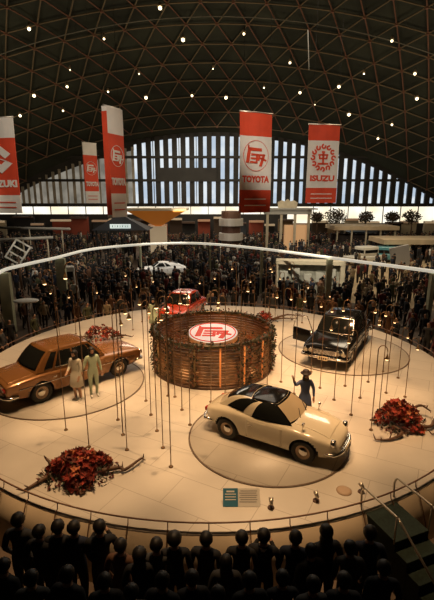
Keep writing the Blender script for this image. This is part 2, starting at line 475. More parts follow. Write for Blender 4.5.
bmesh.ops.recalc_face_normals(bm, faces=bm.faces)
obj('emblem', bm, mat('emblem_red', (.65, .05, .02), .5, emis=(.9, .04, .02), estr=.35), et)

# ------------------------------------------------------------------ cars
def wheel_parts(parent, x, y, r, w, side):
    wt = bpy.data.objects.new('wheel', None); C.objects.link(wt); wt.parent = parent; wt.location = (x, y, r)
    RM = Matrix.Rotation(PI/2*side, 4, 'X')     # lathe axis z -> outward y
    RM = Matrix.Rotation(-PI/2*side, 4, 'X')
    bm = nb(); lathe(bm, [(r*.60, -w/2), (r*.9, -w/2), (r, -w*.36), (r, w*.36), (r*.92, w/2), (r*.62, w/2)], 32, closed=True, M=RM)
    obj('tyre', bm, M_rubber, wt)
    bm = nb(); lathe(bm, [(0, w*.30), (r*.50, w*.30), (r*.61, w*.46), (r*.63, w*.3), (r*.63, -w*.4), (0, -w*.4)], 32, M=RM)
    obj('rim', bm, mat('wheel_rim', (.42, .30, .20), .35, .5), wt)
    bm = nb(); lathe(bm, [(0, w*.52), (r*.18, w*.50), (r*.36, w*.38), (r*.40, w*.30), (0, w*.30)], 24, M=RM)
    obj('hubcap', bm, M_chrome, wt)

def car(name, label, loc, heading, S):
    t = thing(name, label, 'car', loc, heading)
    paint, L2 = S['paint'], S['L']/2
    # body shell
    bm = nb(); rings = []
    for (x, w, zb, zs, zd) in S['st']:
        zm = (zb+zs)*.5
        half = [(0, zb), (w*.84, zb), (w*.95, zb+.05), (w, zm), (w*.985, zs-.02), (w*.90, zs+(zd-zs)*.45), (w*.5, zd), (0, zd+S.get('crown', .02))]
        ring = [bm.verts.new((x, y, z)) for y, z in half] + [bm.verts.new((x, -y, z)) for y, z in half[-2:0:-1]]
        rings.append(ring)
    n = len(rings[0])
    for i in range(len(rings)-1):
        for k in range(n): bm.faces.new((rings[i][k], rings[i][(k+1) % n], rings[i+1][(k+1) % n], rings[i+1][k]))
    bm.faces.new(rings[0]); bm.faces.new(rings[-1][::-1])
    bmesh.ops.recalc_face_normals(bm, faces=bm.faces)
    cr = S.get('crease', 0)
    if cr:
        lay = bm.edges.layers.float.get('crease_edge') or bm.edges.layers.float.new('crease_edge')
        for i in range(len(rings)-1):
            for k in (4, n-4):
                e = bm.edges.get((rings[i][k], rings[i+1][k]))
                if e: e[lay] = cr
        for rg in (rings[0], rings[-1]):
            for k in range(n):
                e = bm.edges.get((rg[k], rg[(k+1) % n]))
                if e: e[lay] = cr*.7
    tmp = obj('tmp', bm, paint); md = tmp.modifiers.new('s', 'SUBSURF'); md.levels = 3; md.render_levels = 3
    cutters = []
    r = S['wr']; W = max(q[1] for q in S['st'])
    for wx in (S['fa'], S['ra']):
        for sd in (1, -1):
            cb = nb(); lathe(cb, [(0, -.22), (r*1.16, -.22), (r*1.16, .5), (0, .5)], 32, M=Matrix.Translation((wx, sd*W, r)) @ Matrix.Rotation(-PI/2*sd, 4, 'X'))
            bmesh.ops.recalc_face_normals(cb, faces=cb.faces)
            co = obj('cut', cb, M_black); cutters.append(co)
            b = tmp.modifiers.new('b', 'BOOLEAN'); b.operation = 'DIFFERENCE'; b.object = co; b.solver = 'EXACT'
    me = evaluated(tmp); kill(tmp)
    for co in cutters: kill(co)
    me.materials.clear(); me.materials.append(paint); me.materials.append(M_black)
    for p in me.polygons:
        c = p.center; p.use_smooth = True; p.material_index = 0
        for wx in (S['fa'], S['ra']):
            d = math.hypot(c.x-wx, c.z-r)
            if (abs(d-r*1.16) < .02 and abs(c.y) < W-.03) or (d < r*1.1 and abs(abs(c.y)-(W-.22)) < .01): p.material_index = 1; p.use_smooth = False
        if c.z < min(q[2] for q in S['st'])+.02 and p.normal.z < -.6: p.material_index = 1
    body = obj('body', me, [paint, M_black], t)
    # raised panels cut from the shell
    def panel(nm, planes, pred, off=.007, m=paint, lab=None):
        b = nb(); b.from_mesh(me)
        bmesh.ops.delete(b, geom=[f for f in b.faces if f.material_index == 1], context='FACES')
        for co, no in planes: bmesh.ops.bisect_plane(b, geom=b.verts[:]+b.edges[:]+b.faces[:], plane_co=co, plane_no=no)
        bmesh.ops.delete(b, geom=[f for f in b.faces if not pred(f.calc_center_median(), f.normal)], context='FACES')
        if not b.faces: b.free(); return None
        b.normal_update()
        for v in b.verts: v.co += v.normal*off
        g = bmesh.ops.extrude_face_region(b, geom=b.faces[:])
        for v in [q for q in g['geom'] if isinstance(q, bmesh.types.BMVert)]: v.co -= v.normal*off*1.5
        bmesh.ops.recalc_face_normals(b, faces=b.faces)
        o = obj(nm, b, m, t, smooth=True, label=lab)
        o.data.materials.clear(); o.data.materials.append(m)
        for p_ in o.data.polygons: p_.material_index = 0
        return o
    zsill = S['sill']; zb_ = S['belt']
    for (xa, xb) in S['doors']:
        for sd in (1, -1):
            if S.get('open_door') and sd == -1 and xa == max(d[0] for d in S['doors']): continue
            panel('door', [((xa, 0, 0), (1, 0, 0)), ((xb, 0, 0), (1, 0, 0)), ((0, 0, zsill), (0, 0, 1)), ((0, 0, zb_-.03), (0, 0, 1))],
                  lambda c, nn, sd=sd: xb+.008 < c.x < xa-.008 and c.y*sd > 0 and zsill < c.z < zb_-.03 and abs(nn.y) > .45)
    hx0, hx1, hw = S['hood']
    panel('hood', [((hx0, 0, 0), (1, 0, 0)), ((hx1, 0, 0), (1, 0, 0)), ((0, hw, 0), (0, 1, 0)), ((0, -hw, 0), (0, 1, 0))],
          lambda c, nn: hx0 < c.x < hx1 and abs(c.y) < hw and nn.z > .35 and c.z > .4, .008)
    tx0, tx1, tw = S['trunk']
    panel('trunk_lid', [((tx0, 0, 0), (1, 0, 0)), ((tx1, 0, 0), (1, 0, 0)), ((0, tw, 0), (0, 1, 0)), ((0, -tw, 0), (0, 1, 0))],
          lambda c, nn: tx0 < c.x < tx1 and abs(c.y) < tw and nn.z > .35 and c.z > .4, .008)
    # greenhouse
    G = S['gh']; xwb, xtf, xtr, xrb = G['x']; wF, wM, wR, wt = G['w']; zF, zR, zT = G['z']
    bl = G.get('bulge', .05)
    def lerp(a, b, k): return a+(b-a)*k
    def ws(u, v): return Vector((lerp(xwb, xtf, v)+.12*(1-u*u)*(1-.4*v), u*lerp(wF, wt, v), lerp(zF, zT, v)+.02*(1-u*u)*v+.05*math.sin(PI*v)*(1-0)*.5))
    def rw(u, v): return Vector((lerp(xrb, xtr, v)-.12*(1-u*u)*(1-.4*v), u*lerp(wR, wt, v), lerp(zR, zT, v)+.02*(1-u*u)*v+G.get('rb', .05)*math.sin(PI*v)))
    def sp_(u, v, sd):
        xb = lerp(xwb, xrb, u); xt = lerp(xtf, xtr, u)
        yb = lerp(wF, wR, u)+(wM-(wF+wR)/2)*4*u*(1-u); yt = wt+.03*4*u*(1-u)
        zz = lerp(zF, zR, u)
        zt_ = zT+.02*0
        z = lerp(zz, zt_, v)+(.05*.5*math.sin(PI*v)*(1-u)+G.get('rb', .05)*math.sin(PI*v)*u)*1.0
        return Vector((lerp(xb, xt, v), sd*(lerp(yb, yt, v)+bl*.5*math.sin(PI*v)*4*u*(1-u)), z))
    def rf(u, v):
        yt = wt+.03*4*v*(1-v)
        return Vector((lerp(xtf, xtr, v)+.12*.6*(1-u*u)*(1-2*v), u*yt, zT+.02*(1-u*u)+.035*4*v*(1-v)*(1-u*u*.6)))
    def grid(bm, f, u0, u1, v0, v1, nu=10, nv=6, off=0, ref=None, mi=0):
        V = []
        for i in range(nu+1):
            row = []
            for j in range(nv+1):
                u, v = lerp(u0, u1, i/nu), lerp(v0, v1, j/nv)
                p = f(u, v)
                if off:
                    e = 1e-3
                    nn = (f(min(u+e, 1), v)-f(u-e, v)).cross(f(u, min(v+e, 1))-f(u, v-e)).normalized()
                    if nn.dot(p-Vector((0, 0, .6))) < 0: nn = -nn
                    p = p+nn*off
                row.append(bm.verts.new(p))
            V.append(row)
        for i in range(nu):
            for j in range(nv):
                f_ = bm.faces.new((V[i][j], V[i+1][j], V[i+1][j+1], V[i][j+1])); f_.smooth = True; f_.material_index = mi
    bm = nb()
    grid(bm, ws, -1, 1, 0, 1); grid(bm, rw, -1, 1, 0, 1)
    for sd in (1, -1): grid(bm, lambda u, v: sp_(u, v, sd), 0, 1, 0, 1, 14)
    bmesh.ops.recalc_face_normals(bm, faces=bm.faces)
    obj('cabin_frame', bm, G.get('frame', paint), t)
    bm = nb(); grid(bm, rf, -1, 1, 0, 1, 10, 10)
    g = bmesh.ops.extrude_face_region(bm, geom=bm.faces[:])
    for v in [q for q in g['geom'] if isinstance(q, bmesh.types.BMVert)]: v.co.z -= .03
    bmesh.ops.recalc_face_normals(bm, faces=bm.faces)
    obj('roof', bm, G.get('roof', paint), t, label=G.get('roof_label'))
    def pane(nm, f, u0, u1, v0, v1, m=M_glass, lab=None):
        bm = nb(); grid(bm, f, u0-G.get('mg', .012)*(u1-u0), u1+G.get('mg', .012)*(u1-u0), v0-.05, min(1, v1+.04+(.05 if 'mg' in G else 0)), off=.006); 
        o2 = obj(nm+'_trim', bm, M_chrome if S.get('chrome_trim', True) else G.get('roof', paint), t)
        bm = nb(); grid(bm, f, u0, u1, v0, v1, off=.014); o3 = obj(nm, bm, m, o2, label=lab)
    if not G.get('no_ws'): pane('windshield', ws, -.93, .93, .10, .90, G.get('ws_mat', M_glass))
    ru = G.get('ru', .86); pane('rear_window', rw, -ru, ru, G.get('rv0', .15), .90)
    for sd in (1, -1):
        for (u0, u1) in G['side']:
            pane('side_window', lambda u, v: sp_(u, v, sd), u0, u1, *(G.get('sv', (.12, .86)) if u0 < .3 else (.12, .86)))
    # wheels
    for wx in (S['fa'], S['ra']):
        for sd in (1, -1): wheel_parts(t, wx, sd*(W-.115), r, .17, sd)
    # front
    fz, fx, fy = S['lampz'], S['lampx'], S['lampy']
    for sd in (1, -1):
        for yy in ([fy] if not S.get('quad') else [fy, fy-.2]):
            M_ = Matrix.Translation((fx, sd*yy, fz)) @ Matrix.Rotation(PI/2, 4, 'Y')
            bm = nb(); lathe(bm, [(.06, -.06), (S['lampr'], -.05), (S['lampr'], .03), (S['lampr']*.85, .04)], 20, M=M_); hd = obj('headlamp', bm, M_chrome, t)
            bm = nb(); lathe(bm, [(S['lampr']*.9, .01), (S['lampr']*.6, .04), (0, .055)], 20, M=M_); obj('lens', bm, mat('lamp_lens', (.6, .55, .45), .1, .2), hd)
        M_ = Matrix.Translation((S['tailx'], sd*S['taily'], S['tailz']))
        bm = nb(); box(bm, (0, 0, 0), S.get('tails', (.05, .2, .1)), M_, bev=.015); obj('tail_lamp', bm, mat('tail_red', (.35, .02, .01), .2), t, label='red tail lamp')
        mx_ = S['mirror']; bm = nb(); tube(bm, [(mx_[0], sd*mx_[1], mx_[2]), (mx_[0]+.02, sd*(mx_[1]+.01), mx_[2]+.11)], .01, 6)
        ellipsoid(bm, (mx_[0]+.02, sd*(mx_[1]+.01), mx_[2]+.14), (.035, .055, .04)); obj('fender_mirror', bm, M_chrome, t)
    gx, gw, gz0, gz1 = S['grille']
    bm = nb(); box(bm, (gx, 0, (gz0+gz1)/2), (.05, gw*2, gz1-gz0), bev=.012)
    gr = obj('grille_frame', bm, M_chrome, t)
    bm = nb(); box(bm, (gx+.02, 0, (gz0+gz1)/2), (.03, gw*2-.06, gz1-gz0-.035)); obj('grille_opening', bm, M_black, gr)
    bm = nb()
    nbar = S.get('bars', 4)
    for i in range(nbar): box(bm, (gx+.036, 0, gz0+(gz1-gz0)*(i+1)/(nbar+1)), (.012, gw*2-.06, .010))
    obj('grille_bars', bm, M_chrome, gr)
    # bumpers wrap round the corners
    for nm, bx, bw, bz, sg in (('front_bumper', S['bf'], S['bw'], S['bz'], 1), ('rear_bumper', S['br'], S['bw'], S['bz'], -1)):
        bm = nb(); pts = [(bx-sg*.35, bw+.0, bz), (bx-sg*.10, bw-.01, bz), (bx-sg*.02, bw-.14, bz), (bx+sg*.03, bw*.5, bz), (bx+sg*.04, 0, bz)]
        pts = pts+[(x, -y, z) for x, y, z in pts[-2::-1]]
        tube(bm, pts, S.get('br_', .05), 8); obj(nm, bm, M_chrome, t)
    bm = nb(); box(bm, (S['bf']+.085, 0, S['bz']-.0), (.02, .34, .15), bev=.004)
    pl = obj('number_plate', bm, mat('plate_cream', (.75, .62, .42), .5), t)
    bm = nb()
    for i in range(4): box(bm, (S['bf']+.098, -.11+i*.075, S['bz']-.0), (.006, .045, .07))
    obj('plate_marks', bm, M_black, pl)
    # handles and side strip
    for (xa, xb) in S['doors']:
        for sd in (1, -1):
            bm = nb(); box(bm, (xb+.14, sd*(W+.005), zb_-.13), (.13, .03, .025), bev=.008); obj('door_handle', bm, M_chrome, t)
    if S.get('strip'):
        for sd in (1, -1):
            bm = nb(); tube(bm, [(L2-.35, sd*(W*.985), S['strip']), (L2*.5, sd*(W+.008), S['strip']), (-L2*.5, sd*(W+.008), S['strip']), (-L2+.35, sd*W*.985, S['strip'])], .014, 6)
            obj('side_strip', bm, M_chrome, t)
    for yy in (-.2, .25):
        p0 = ws(yy/wF, .03); p1 = ws(yy/wF+.35, .35)
        bm = nb(); tube(bm, [p0+Vector((.02, 0, .02)), p1+Vector((.035, 0, .03))], .008, 5); obj('wiper', bm, M_black, t)
    return t, S

paint_cream = mat('cream_car_paint', (.72, .64, .48), .16, coat=.8)
paint_copper = mat('copper_car_paint', (.29, .13, .042), .26, .3, coat=.6)
paint_black = mat('black_car_paint', (.007, .007, .007), .10, coat=0, spec=.25)
paint_red = mat('red_car_paint', (.45, .045, .015), .25, coat=.7)
paint_white = mat('white_car_paint', (.88, .88, .86), .45, coat=.2)

def sports(paint, roofm, name, label, loc, hd, k=1.0):
    S = dict(paint=paint, L=3.58, wr=.285, fa=1.02, ra=-.98, crown=.02, sill=.26, belt=.74,
      st=[(1.79, .36, .36, .50, .54), (1.72, .56, .27, .56, .62), (1.45, .68, .20, .66, .74), (1.0, .735, .17, .73, .81), (.6, .73, .17, .74, .85), (0, .72, .17, .74, .86),
          (-.6, .735, .17, .76, .88), (-1.0, .735, .18, .77, .88), (-1.4, .67, .24, .71, .80), (-1.70, .52, .32, .60, .66), (-1.79, .36, .38, .54, .58)],
      doors=[(.50, -.45)], hood=(.72, 1.55, .45), trunk=(-1.6, -1.25, .38),
      gh=dict(x=(.66, .20, -.42, -1.32), w=(.58, .655, .46, .44), z=(.80, .80, 1.15), side=[(.0, .47), (.64, .88)], roof=roofm, rb=.13, ru=.80, rv0=.30, mg=.045, sv=(.04, 1.0), roof_label='glossy black roof panel', ws_mat=S_WS),
      lampx=1.66, lampy=.50, lampz=.60, lampr=.095, tailx=-1.74, taily=.42, tailz=.55, tails=(.06, .12, .1), mirror=(.95, .58, .79), grille=(1.775, .30, .36, .46), bars=2,
      bf=1.80, br=-1.80, bw=.60, bz=.36, br_=.04, chrome_trim=False)
    return car(name, label, loc, hd, S)
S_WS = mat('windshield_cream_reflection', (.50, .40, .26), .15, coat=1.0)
roof_black = mat('black_roof', (.008, .008, .008), .12, coat=0, spec=.25)
sports(paint_cream, roof_black, 'sports_coupe', 'small cream sports coupe with a black roof on the front turntable', (1.44, 9.88, 1.018), R(-31))

def sedan(paint, name, label, loc, hd, L=4.65, W=.845, H=1.46, wb=2.69, **kw):
    a = L/2; fa = wb/2+.02; ra = fa-wb
    q = W/.845
    S = dict(paint=paint, L=L, wr=.32 if L > 4 else .28, fa=fa, ra=ra, crown=.015, crease=.55, sill=.30, belt=.86*H/1.46,
      st=[(a-.03, W*.90, .42, .70, .76), (a-.10, W*.95, .30, .76, .83), (a-.6, W*.99, .22, .80, .88), (a-1.4, W, .21, .84, .93), (.3, W, .21, .86, .95), (-.6, W, .21, .86, .96),
          (-a+1.1, W, .21, .86, .95), (-a+.5, W*.98, .24, .83, .91), (-a+.08, W*.94, .32, .78, .86), (-a+.0, W*.90, .42, .74, .80)],
      doors=[(.80*L/4.65, -.16), (-.17, -1.05*L/4.65)], hood=(.98*L/4.65, a-.12, W*.78), trunk=(-a+.12, -a+1.15*L/4.65, W*.76),
      gh=dict(x=(.88*L/4.65, .36*L/4.65, -.95*L/4.65, -1.42*L/4.65), w=(W*.86, W*.93, W*.86, W*.70), z=(.90, .91, H), side=[(.06, .13), (.16, .46), (.50, .76), (.80, .91)]),
      lampx=a-.01, lampy=W*.80, lampz=.63, lampr=.095, quad=True, tailx=-a-.0, taily=W*.74, tailz=.64, mirror=(a-.85, W*.86, .87), grille=(a-.0, W*.52, .54, .72), bars=4,
      bf=a+.04, br=-a-.04, bw=W*.98, bz=.43, strip=.62)
    sc = H/1.46
    S.update(kw)
    return car(name, label, loc, hd, S)
sedan(paint_copper, 'sedan', 'copper brown sedan on the left turntable', (-4.85, 13.3, 1.018), R(46))
bk, bS = sedan(paint_black, 'sedan', 'black sedan with its door open on the right turntable', (4.93, 16.42, 1.018), math.atan2(-.87, -.49), open_door=True)
# open front door of the black sedan, hinged at its front edge
dh = bpy.data.objects.new('open_door', None); C.objects.link(dh); dh.parent = bk; dh.location = (.80, -.855, 0); dh.rotation_euler = (0, 0, R(72))
bm = nb(); box(bm, (-.48, -.02, .58), (.96, .07, .54), bev=.02); obj('door_panel', bm, paint_black, dh)
bm = nb(); tube(bm, [(-.04, -.02, .86), (-.34, .03, 1.36), (-.90, .03, 1.38), (-.95, -.02, .86)], .022, 6); obj('window_frame', bm, M_chrome, dh)
bm = nb(); box(bm, (-.5, .02, .62), (.8, .02, .3), bev=.006); obj('door_trim_panel', bm, mat('door_card', (.05, .03, .02), .6), dh)
sedan(paint_red, 'small_car', 'small red car parked behind the round slatted screen', (-1.72, 20.9, 1.0), math.atan2(-.94, -.30), L=3.6, W=.72, H=1.38, wb=2.14, quad=False)
# white coupe among the crowd
bm = nb(); box(bm, (0, 0, .25), (4.6, 2.4, .5), Matrix.Translation((-4.7, 36, 0)) @ Matrix.Rotation(R(12), 4, 'Z'), bev=.02)
setp(obj('display_plinth', bm, M_cream), 'low cream plinth in the crowd under the white coupe', 'plinth')
Sw = dict(paint=paint_white, L=4.2, wr=.31, fa=1.25, ra=-1.15, crown=.02, sill=.28, belt=.74,
      st=[(2.1, .45, .36, .50, .54), (2.0, .66, .27, .56, .62), (1.7, .76, .20, .64, .72), (1.2, .80, .17, .70, .78), (.6, .80, .17, .73, .82), (0, .79, .17, .74, .85),
          (-.7, .81, .17, .77, .88), (-1.2, .81, .18, .78, .88), (-1.6, .76, .24, .74, .84), (-2.0, .64, .32, .68, .76), (-2.1, .52, .38, .62, .70)],
      doors=[(.50, -.55)], hood=(.72, 1.85, .5), trunk=(-1.9, -1.5, .48),
      gh=dict(x=(.72, .16, -.42, -1.75), w=(.66, .72, .52, .48), z=(.80, .80, 1.17), side=[(.05, .40), (.46, .62)], rb=.10, ru=.80, rv0=.35),
      lampx=1.96, lampy=.58, lampz=.58, lampr=.09, tailx=-2.05, taily=.46, tailz=.6, mirror=(1.1, .66, .77), grille=(2.09, .34, .38, .48), bars=2,
      bf=2.12, br=-2.12, bw=.68, bz=.36, br_=.035, chrome_trim=False)
car('coupe', 'white fastback coupe raised above the crowd behind the stage', (-4.7, 36, .5), R(192), Sw)

# ------------------------------------------------------------------ people
def skin_mesh(verts, edges, levels=1):
    me = bpy.data.meshes.new('sk'); me.from_pydata([v[0] for v in verts], edges, [])
    o = bpy.data.objects.new('sk', me); C.objects.link(o)
    m = o.modifiers.new('Skin', 'SKIN'); m.use_smooth_shade = True
    sk = me.skin_vertices[0].data if len(me.skin_vertices) else None
    for i, v in enumerate(verts):
        r = v[1]; r = r if isinstance(r, tuple) else (r, r)
        sk[i].radius = r; sk[i].use_root = (i == 0)
    s = o.modifiers.new('s', 'SUBSURF'); s.levels = levels; s.render_levels = levels
    out = evaluated(o); kill(o); return out

def person_mesh(mats, height=1.66, arms=None, lean=0.0, female=False, stride=.0, levels=1, fingers=False, coat=False, head_turn=0.0, legs=True):
    """faces -y.  mats: top, trousers, skin, hair, shoes (slots 0-4)."""
    V, E = [], []
    def v(p, r, par=None):
        V.append((p, r)); i = len(V)-1
        if par is not None: E.append((par, i))
        return i
    L = lambda z: -lean*max(0, z-.9)          # forward lean
    sw = .165 if female else .19
    pel = v((0, 0, .93), (.15, .11)); wa = v((0, L(1.1), 1.10), (.135 if not female else .115, .10), pel)
    ch = v((0, L(1.28), 1.29), (.165, .12), wa); nk0 = v((0, L(1.42), 1.41), (.10, .07), ch)
    nk = v((0, L(1.48)-.01, 1.48), (.052, .055), nk0)
    hy = L(1.58)-.025
    h1 = v((0, hy, 1.545), (.070, .082), nk); h2 = v((0, hy+.005, 1.61), (.082, .098), h1); h3 = v((0, hy+.01, 1.665), (.060, .072), h2)
    if arms is None: arms = ((.05, -.30), (.05, -.30))
    hands = []
    for sd, A in ((1, arms[0]), (-1, arms[1])):
        s = v((sd*sw, L(1.38), 1.385), (.068, .068), ch)
        if not isinstance(A[0], tuple):
            e = (sd*(sw+.06), L(1.12)+A[0], 1.12); w = (sd*(sw+.05), L(1.0)+A[0]-.05+A[1]*.3, .90)
        else:
            e, w = A[0], A[1]
            e = (sd*e[0], e[1], e[2]); w = (sd*w[0], w[1], w[2])
        ei = v(e, (.052, .052), s); wi = v(w, (.034, .034), ei)
        d = (Vector(w)-Vector(e)).normalized(); hp = Vector(w)+d*.07
        hi = v(tuple(hp), (.036, .024), wi)
        if fingers:
            for k_, (len_, off) in enumerate(((.075, -.028), (.085, -.009), (.08, .010), (.06, .028))):
                sx = Vector((off, 0, 0)) if abs(d.x) < .8 else Vector((0, 0, off))
                b = hp+d*.02+sx
                a1 = v(tuple(b+d*.02), (.009, .009), hi); a2 = v(tuple(b+d*(.02+len_*.5)+Vector((0, -.006, 0))), (.008, .008), a1)
                v(tuple(b+d*(.02+len_)+Vector((0, -.02, 0))), (.006, .006), a2)
            tb = v(tuple(hp-d*.02+Vector((-sd*.035, -.015, 0))), (.010, .010), hi); v(tuple(hp+d*.03+Vector((-sd*.05, -.03, 0))), (.008, .008), tb)
        else:
            v(tuple(hp+d*.06+Vector((0, -.02, 0))), (.03, .018), hi)
    for sd in (1, -1):
        st_ = stride*sd
        h = v((sd*.09, 0, .85), (.095, .10), pel); kn = v((sd*.10, -.02-st_*.5, .49), (.065, .068), h)
        an = v((sd*.10, .03-st_, .10), (.045, .045), kn); hl = v((sd*.10, .02-st_, .05), (.045, .045), an); v((sd*.115, -.15-st_, .035), (.042, .032), hl)
    me = skin_mesh(V, E, levels)
    for m in mats: me.materials.append(m)
    zc = .80 if not coat else .45
    for p in me.polygons:
        c = p.center
        if c.z > 1.455: 
            p.material_index = 2
            if c.z > 1.50 and (c.y > hy+.02 or c.z > 1.63+(.02 if c.y > hy-.05 else .03)): p.material_index = 3
            if c.z > 1.60 and c.y > hy-.045: p.material_index = 3
        elif c.z > .86 or (coat and c.z > .55 and abs(c.x) < .2): p.material_index = 0
        elif c.z > .10: p.material_index = 1
        else: p.material_index = 4
        if c.z > .7 and c.z < 1.46:
            for (hh, A, sd) in ((0, arms[0], 1), (1, arms[1], -1)):
                if not isinstance(A[0], tuple): w = Vector((sd*(sw+.05), L(1.0)+A[0]-.05+A[1]*.3, .90)); e = Vector((sd*(sw+.06), L(1.12)+A[0], 1.12))
                else: w = Vector((sd*A[1][0], A[1][1], A[1][2])); e = Vector((sd*A[0][0], A[0][1], A[0][2]))
                d = (w-e).normalized()
                if (c-w).dot(d) > -.0 and (c-w).length < .22 and (c-w-d*(c-w).dot(d)).length < .09: p.material_index = 2
        elif c.z >= 1.46:
            for (A, sd) in ((arms[0], 1), (arms[1], -1)):
                if isinstance(A[0], tuple):
                    w = Vector((sd*A[1][0], A[1][1], A[1][2]))
                    if (c-w).length < .2 and abs(c.x) > .13: p.material_index = 2
                    elif abs(c.x) > .13: p.material_index = 0
    s = height/1.70
    me.transform(Matrix.Scale(s, 4))
    return me

M_skin = mat('skin', (.52, .30, .19), .6); M_hair = mat('black_hair', (.012, .010, .009), .55)
M_shoe = mat('dark_shoes', (.015, .012, .01), .4); M_trou = mat('dark_trousers', (.020, .016, .013), .8)
COATS = {'black': (.015, .015, .017), 'charcoal grey': (.05, .05, .05), 'navy': (.012, .017, .036), 'brown': (.13, .06, .03), 'dark red': (.16, .025, .02),
         'beige': (.40, .31, .19), 'white': (.62, .60, .55), 'olive': (.07, .075, .035)}
CM = {k: mat('coat_'+k.replace(' ', '_'), c, .85) for k, c in COATS.items()}
base = [CM['black'], M_trou, M_skin, M_hair, M_shoe]
CROWD = [person_mesh(base, 1.66), person_mesh(base, 1.62, coat=True, female=True), person_mesh(base, 1.70, arms=(((.24, -.02, 1.12), (.13, -.22, 1.20)), ((.24, 0, 1.12), (.24, -.06, .90)))),
         person_mesh(base, 1.68, lean=.12, arms=(((.26, .0, 1.13), (.12, -.25, 1.32)), ((.26, 0, 1.13), (.12, -.25, 1.32)))), person_mesh(base, 1.64, stride=.12, coat=True), person_mesh(base, 1.58, stride=.08, female=True)]
used_xy = []
def add_person(x, y, rz, coat, var, label, group, z=0.0, sc=1.0):
    o = bpy.data.objects.new('person', CROWD[var]); C.objects.link(o)
    o.location = (x, y, z); o.rotation_euler = (0, 0, rz); o.scale = (sc, sc, sc)
    o.material_slots[0].link = 'OBJECT'; o.material_slots[0].material = CM[coat]
    setp(o, label, 'person', group); used_xy.append((x, y)); return o

# obstacles in the hall as (x, y, rx, ry)
OBST = [(-4.7, 36, 3.0, 2.0), (-14.2, 27.5, 2.2, 1.4), (7.0, 31.5, 3.4, .8), (-17.5, 30, .8, .8), (-12.6, 32.5, .8, .8), (P(158, 214, 52).x, 52, 1.5, 1.2), (P(231, 230, 54).x, 54, 2.0, 2.0), (P(287, 220, 58).x, 58, 3.8, 1.8), (P(125, 235, 46.5).x, 46.5, 3.2, 2.3),
        (at(363, 264, 0).x, at(363, 264, 0).y, 2.8, 1.8), (at(390, 262, 0).x, at(390, 262, 0).y, 2.8, 1.8), (at(352, 246, 0).x, at(352, 246, 0).y, 3.2, 1.6), (at(406, 272, 0).x, at(406, 272, 0).y+1, 1.4, .8), (6.7, 30.9, 3.0, 1.2)]
def blocked(x, y, m=.55):
    for (ox, oy, rx, ry) in OBST:
        if abs(x-ox) < rx and abs(y-oy) < ry: return True
    return any((x-a)**2+(y-b)**2 < m*m for a, b in used_xy)
weights = [('black', 34), ('charcoal grey', 18), ('navy', 14), ('brown', 12), ('olive', 6), ('dark red', 5), ('beige', 6), ('white', 5)]
def pick():
    t = random.uniform(0, sum(w for _, w in weights))
    for k_, w in weights:
        t -= w
        if t <= 0: return k_
    return 'black'
def region(x, y):
    d = 'pressed behind the round stage' if math.hypot(x-SX, y-SY) < 12.2 else 'deeper in the crowd behind the stage'
    s = 'on the left' if x < -4 else ('on the right' if x > 5 else 'in the middle')
    return d+' '+s

# ------------------------------------------------------------------ white sweeping ring rail over the hall, with pylons
RZ = 3.3
pp = [(-14, 292), (0, 272), (25, 264.6), (56, 257.7), (84, 250.6), (110, 247), (155, 243.7), (200, 243.4), (255, 248), (310, 255), (370, 263), (434, 271.5), (470, 277)]
pts = [at(px, py, RZ) for px, py in pp]
def smooth_pts(p, n=8):
    out = []
    for i in range(len(p)-1):
        a, b, c, d = p[max(i-1, 0)], p[i], p[i+1], p[min(i+2, len(p)-1)]
        for k_ in range(n):
            t_ = k_/n
            out.append(.5*((2*b)+(-a+c)*t_+(2*a-5*b+4*c-d)*t_*t_+(-a+3*b-3*c+d)*t_**3))
    out.append(p[-1]); return out
rl = thing('overhead_band', 'long curved white band sweeping over the crowd behind the stage', 'light band')
bm = nb(); tube(bm, smooth_pts(pts), .095, 8); obj('band', bm, mat('white_band', (.85, .83, .74), .4, emis=(1, .93, .75), estr=.45), rl)
M_py = mat('pale_green_column', (.52, .53, .36), .6, var=.1, scale=2)
for (px, w) in ((4, .55), (60, .6), (330, .35), (262, .2), (433, .2), (140, .14), (210, .14)):
    py_ = [b for b in pp]
    for i in range(len(pp)-1):
        if pp[i][0] <= px <= pp[i+1][0]:
            k_ = (px-pp[i][0])/(pp[i+1][0]-pp[i][0]); yy = pp[i][1]+(pp[i+1][1]-pp[i][1])*k_
    q = at(px, yy, RZ)
    bm = nb(); box(bm, (q.x, q.y, RZ/2-.05), (w, .3, RZ-.12), bev=.01); obj('column', bm, M_py, rl); used_xy.append((q.x, q.y))
    OBST.append((q.x, q.y, w/2+.3, .5))

# glass fronted booth on the right under the band
def P3(px, py, z): return at(px, py, z)
bt = thing('display_booth', 'pale framed display booth under the right half of the white band', 'booth', (6.7, 30.9, 0), R(-9))
bm = nb(); box(bm, (-2.3, 0, 1.25), (.16, 1.2, 2.5)); box(bm, (2.3, 0, 1.25), (.30, 1.2, 2.5)); box(bm, (0, 0, 2.42), (4.8, 1.3, .25)); obj('frame', bm, M_cream, bt)
bm = nb(); box(bm, (0, .1, 1.2), (4.5, .1, 2.2)); obj('back_panel', bm, mat('booth_grey', (.30, .30, .25), .5, var=.3, scale=2), bt)
bm = nb()
for i in range(5): box(bm, (-1.8+i*.85, -.1, 1.4+.25*math.sin(i*2)), (.55, .3, .7), bev=.03)
obj('exhibit_panels', bm, mat('booth_pale', (.50, .50, .44), .5), bt)

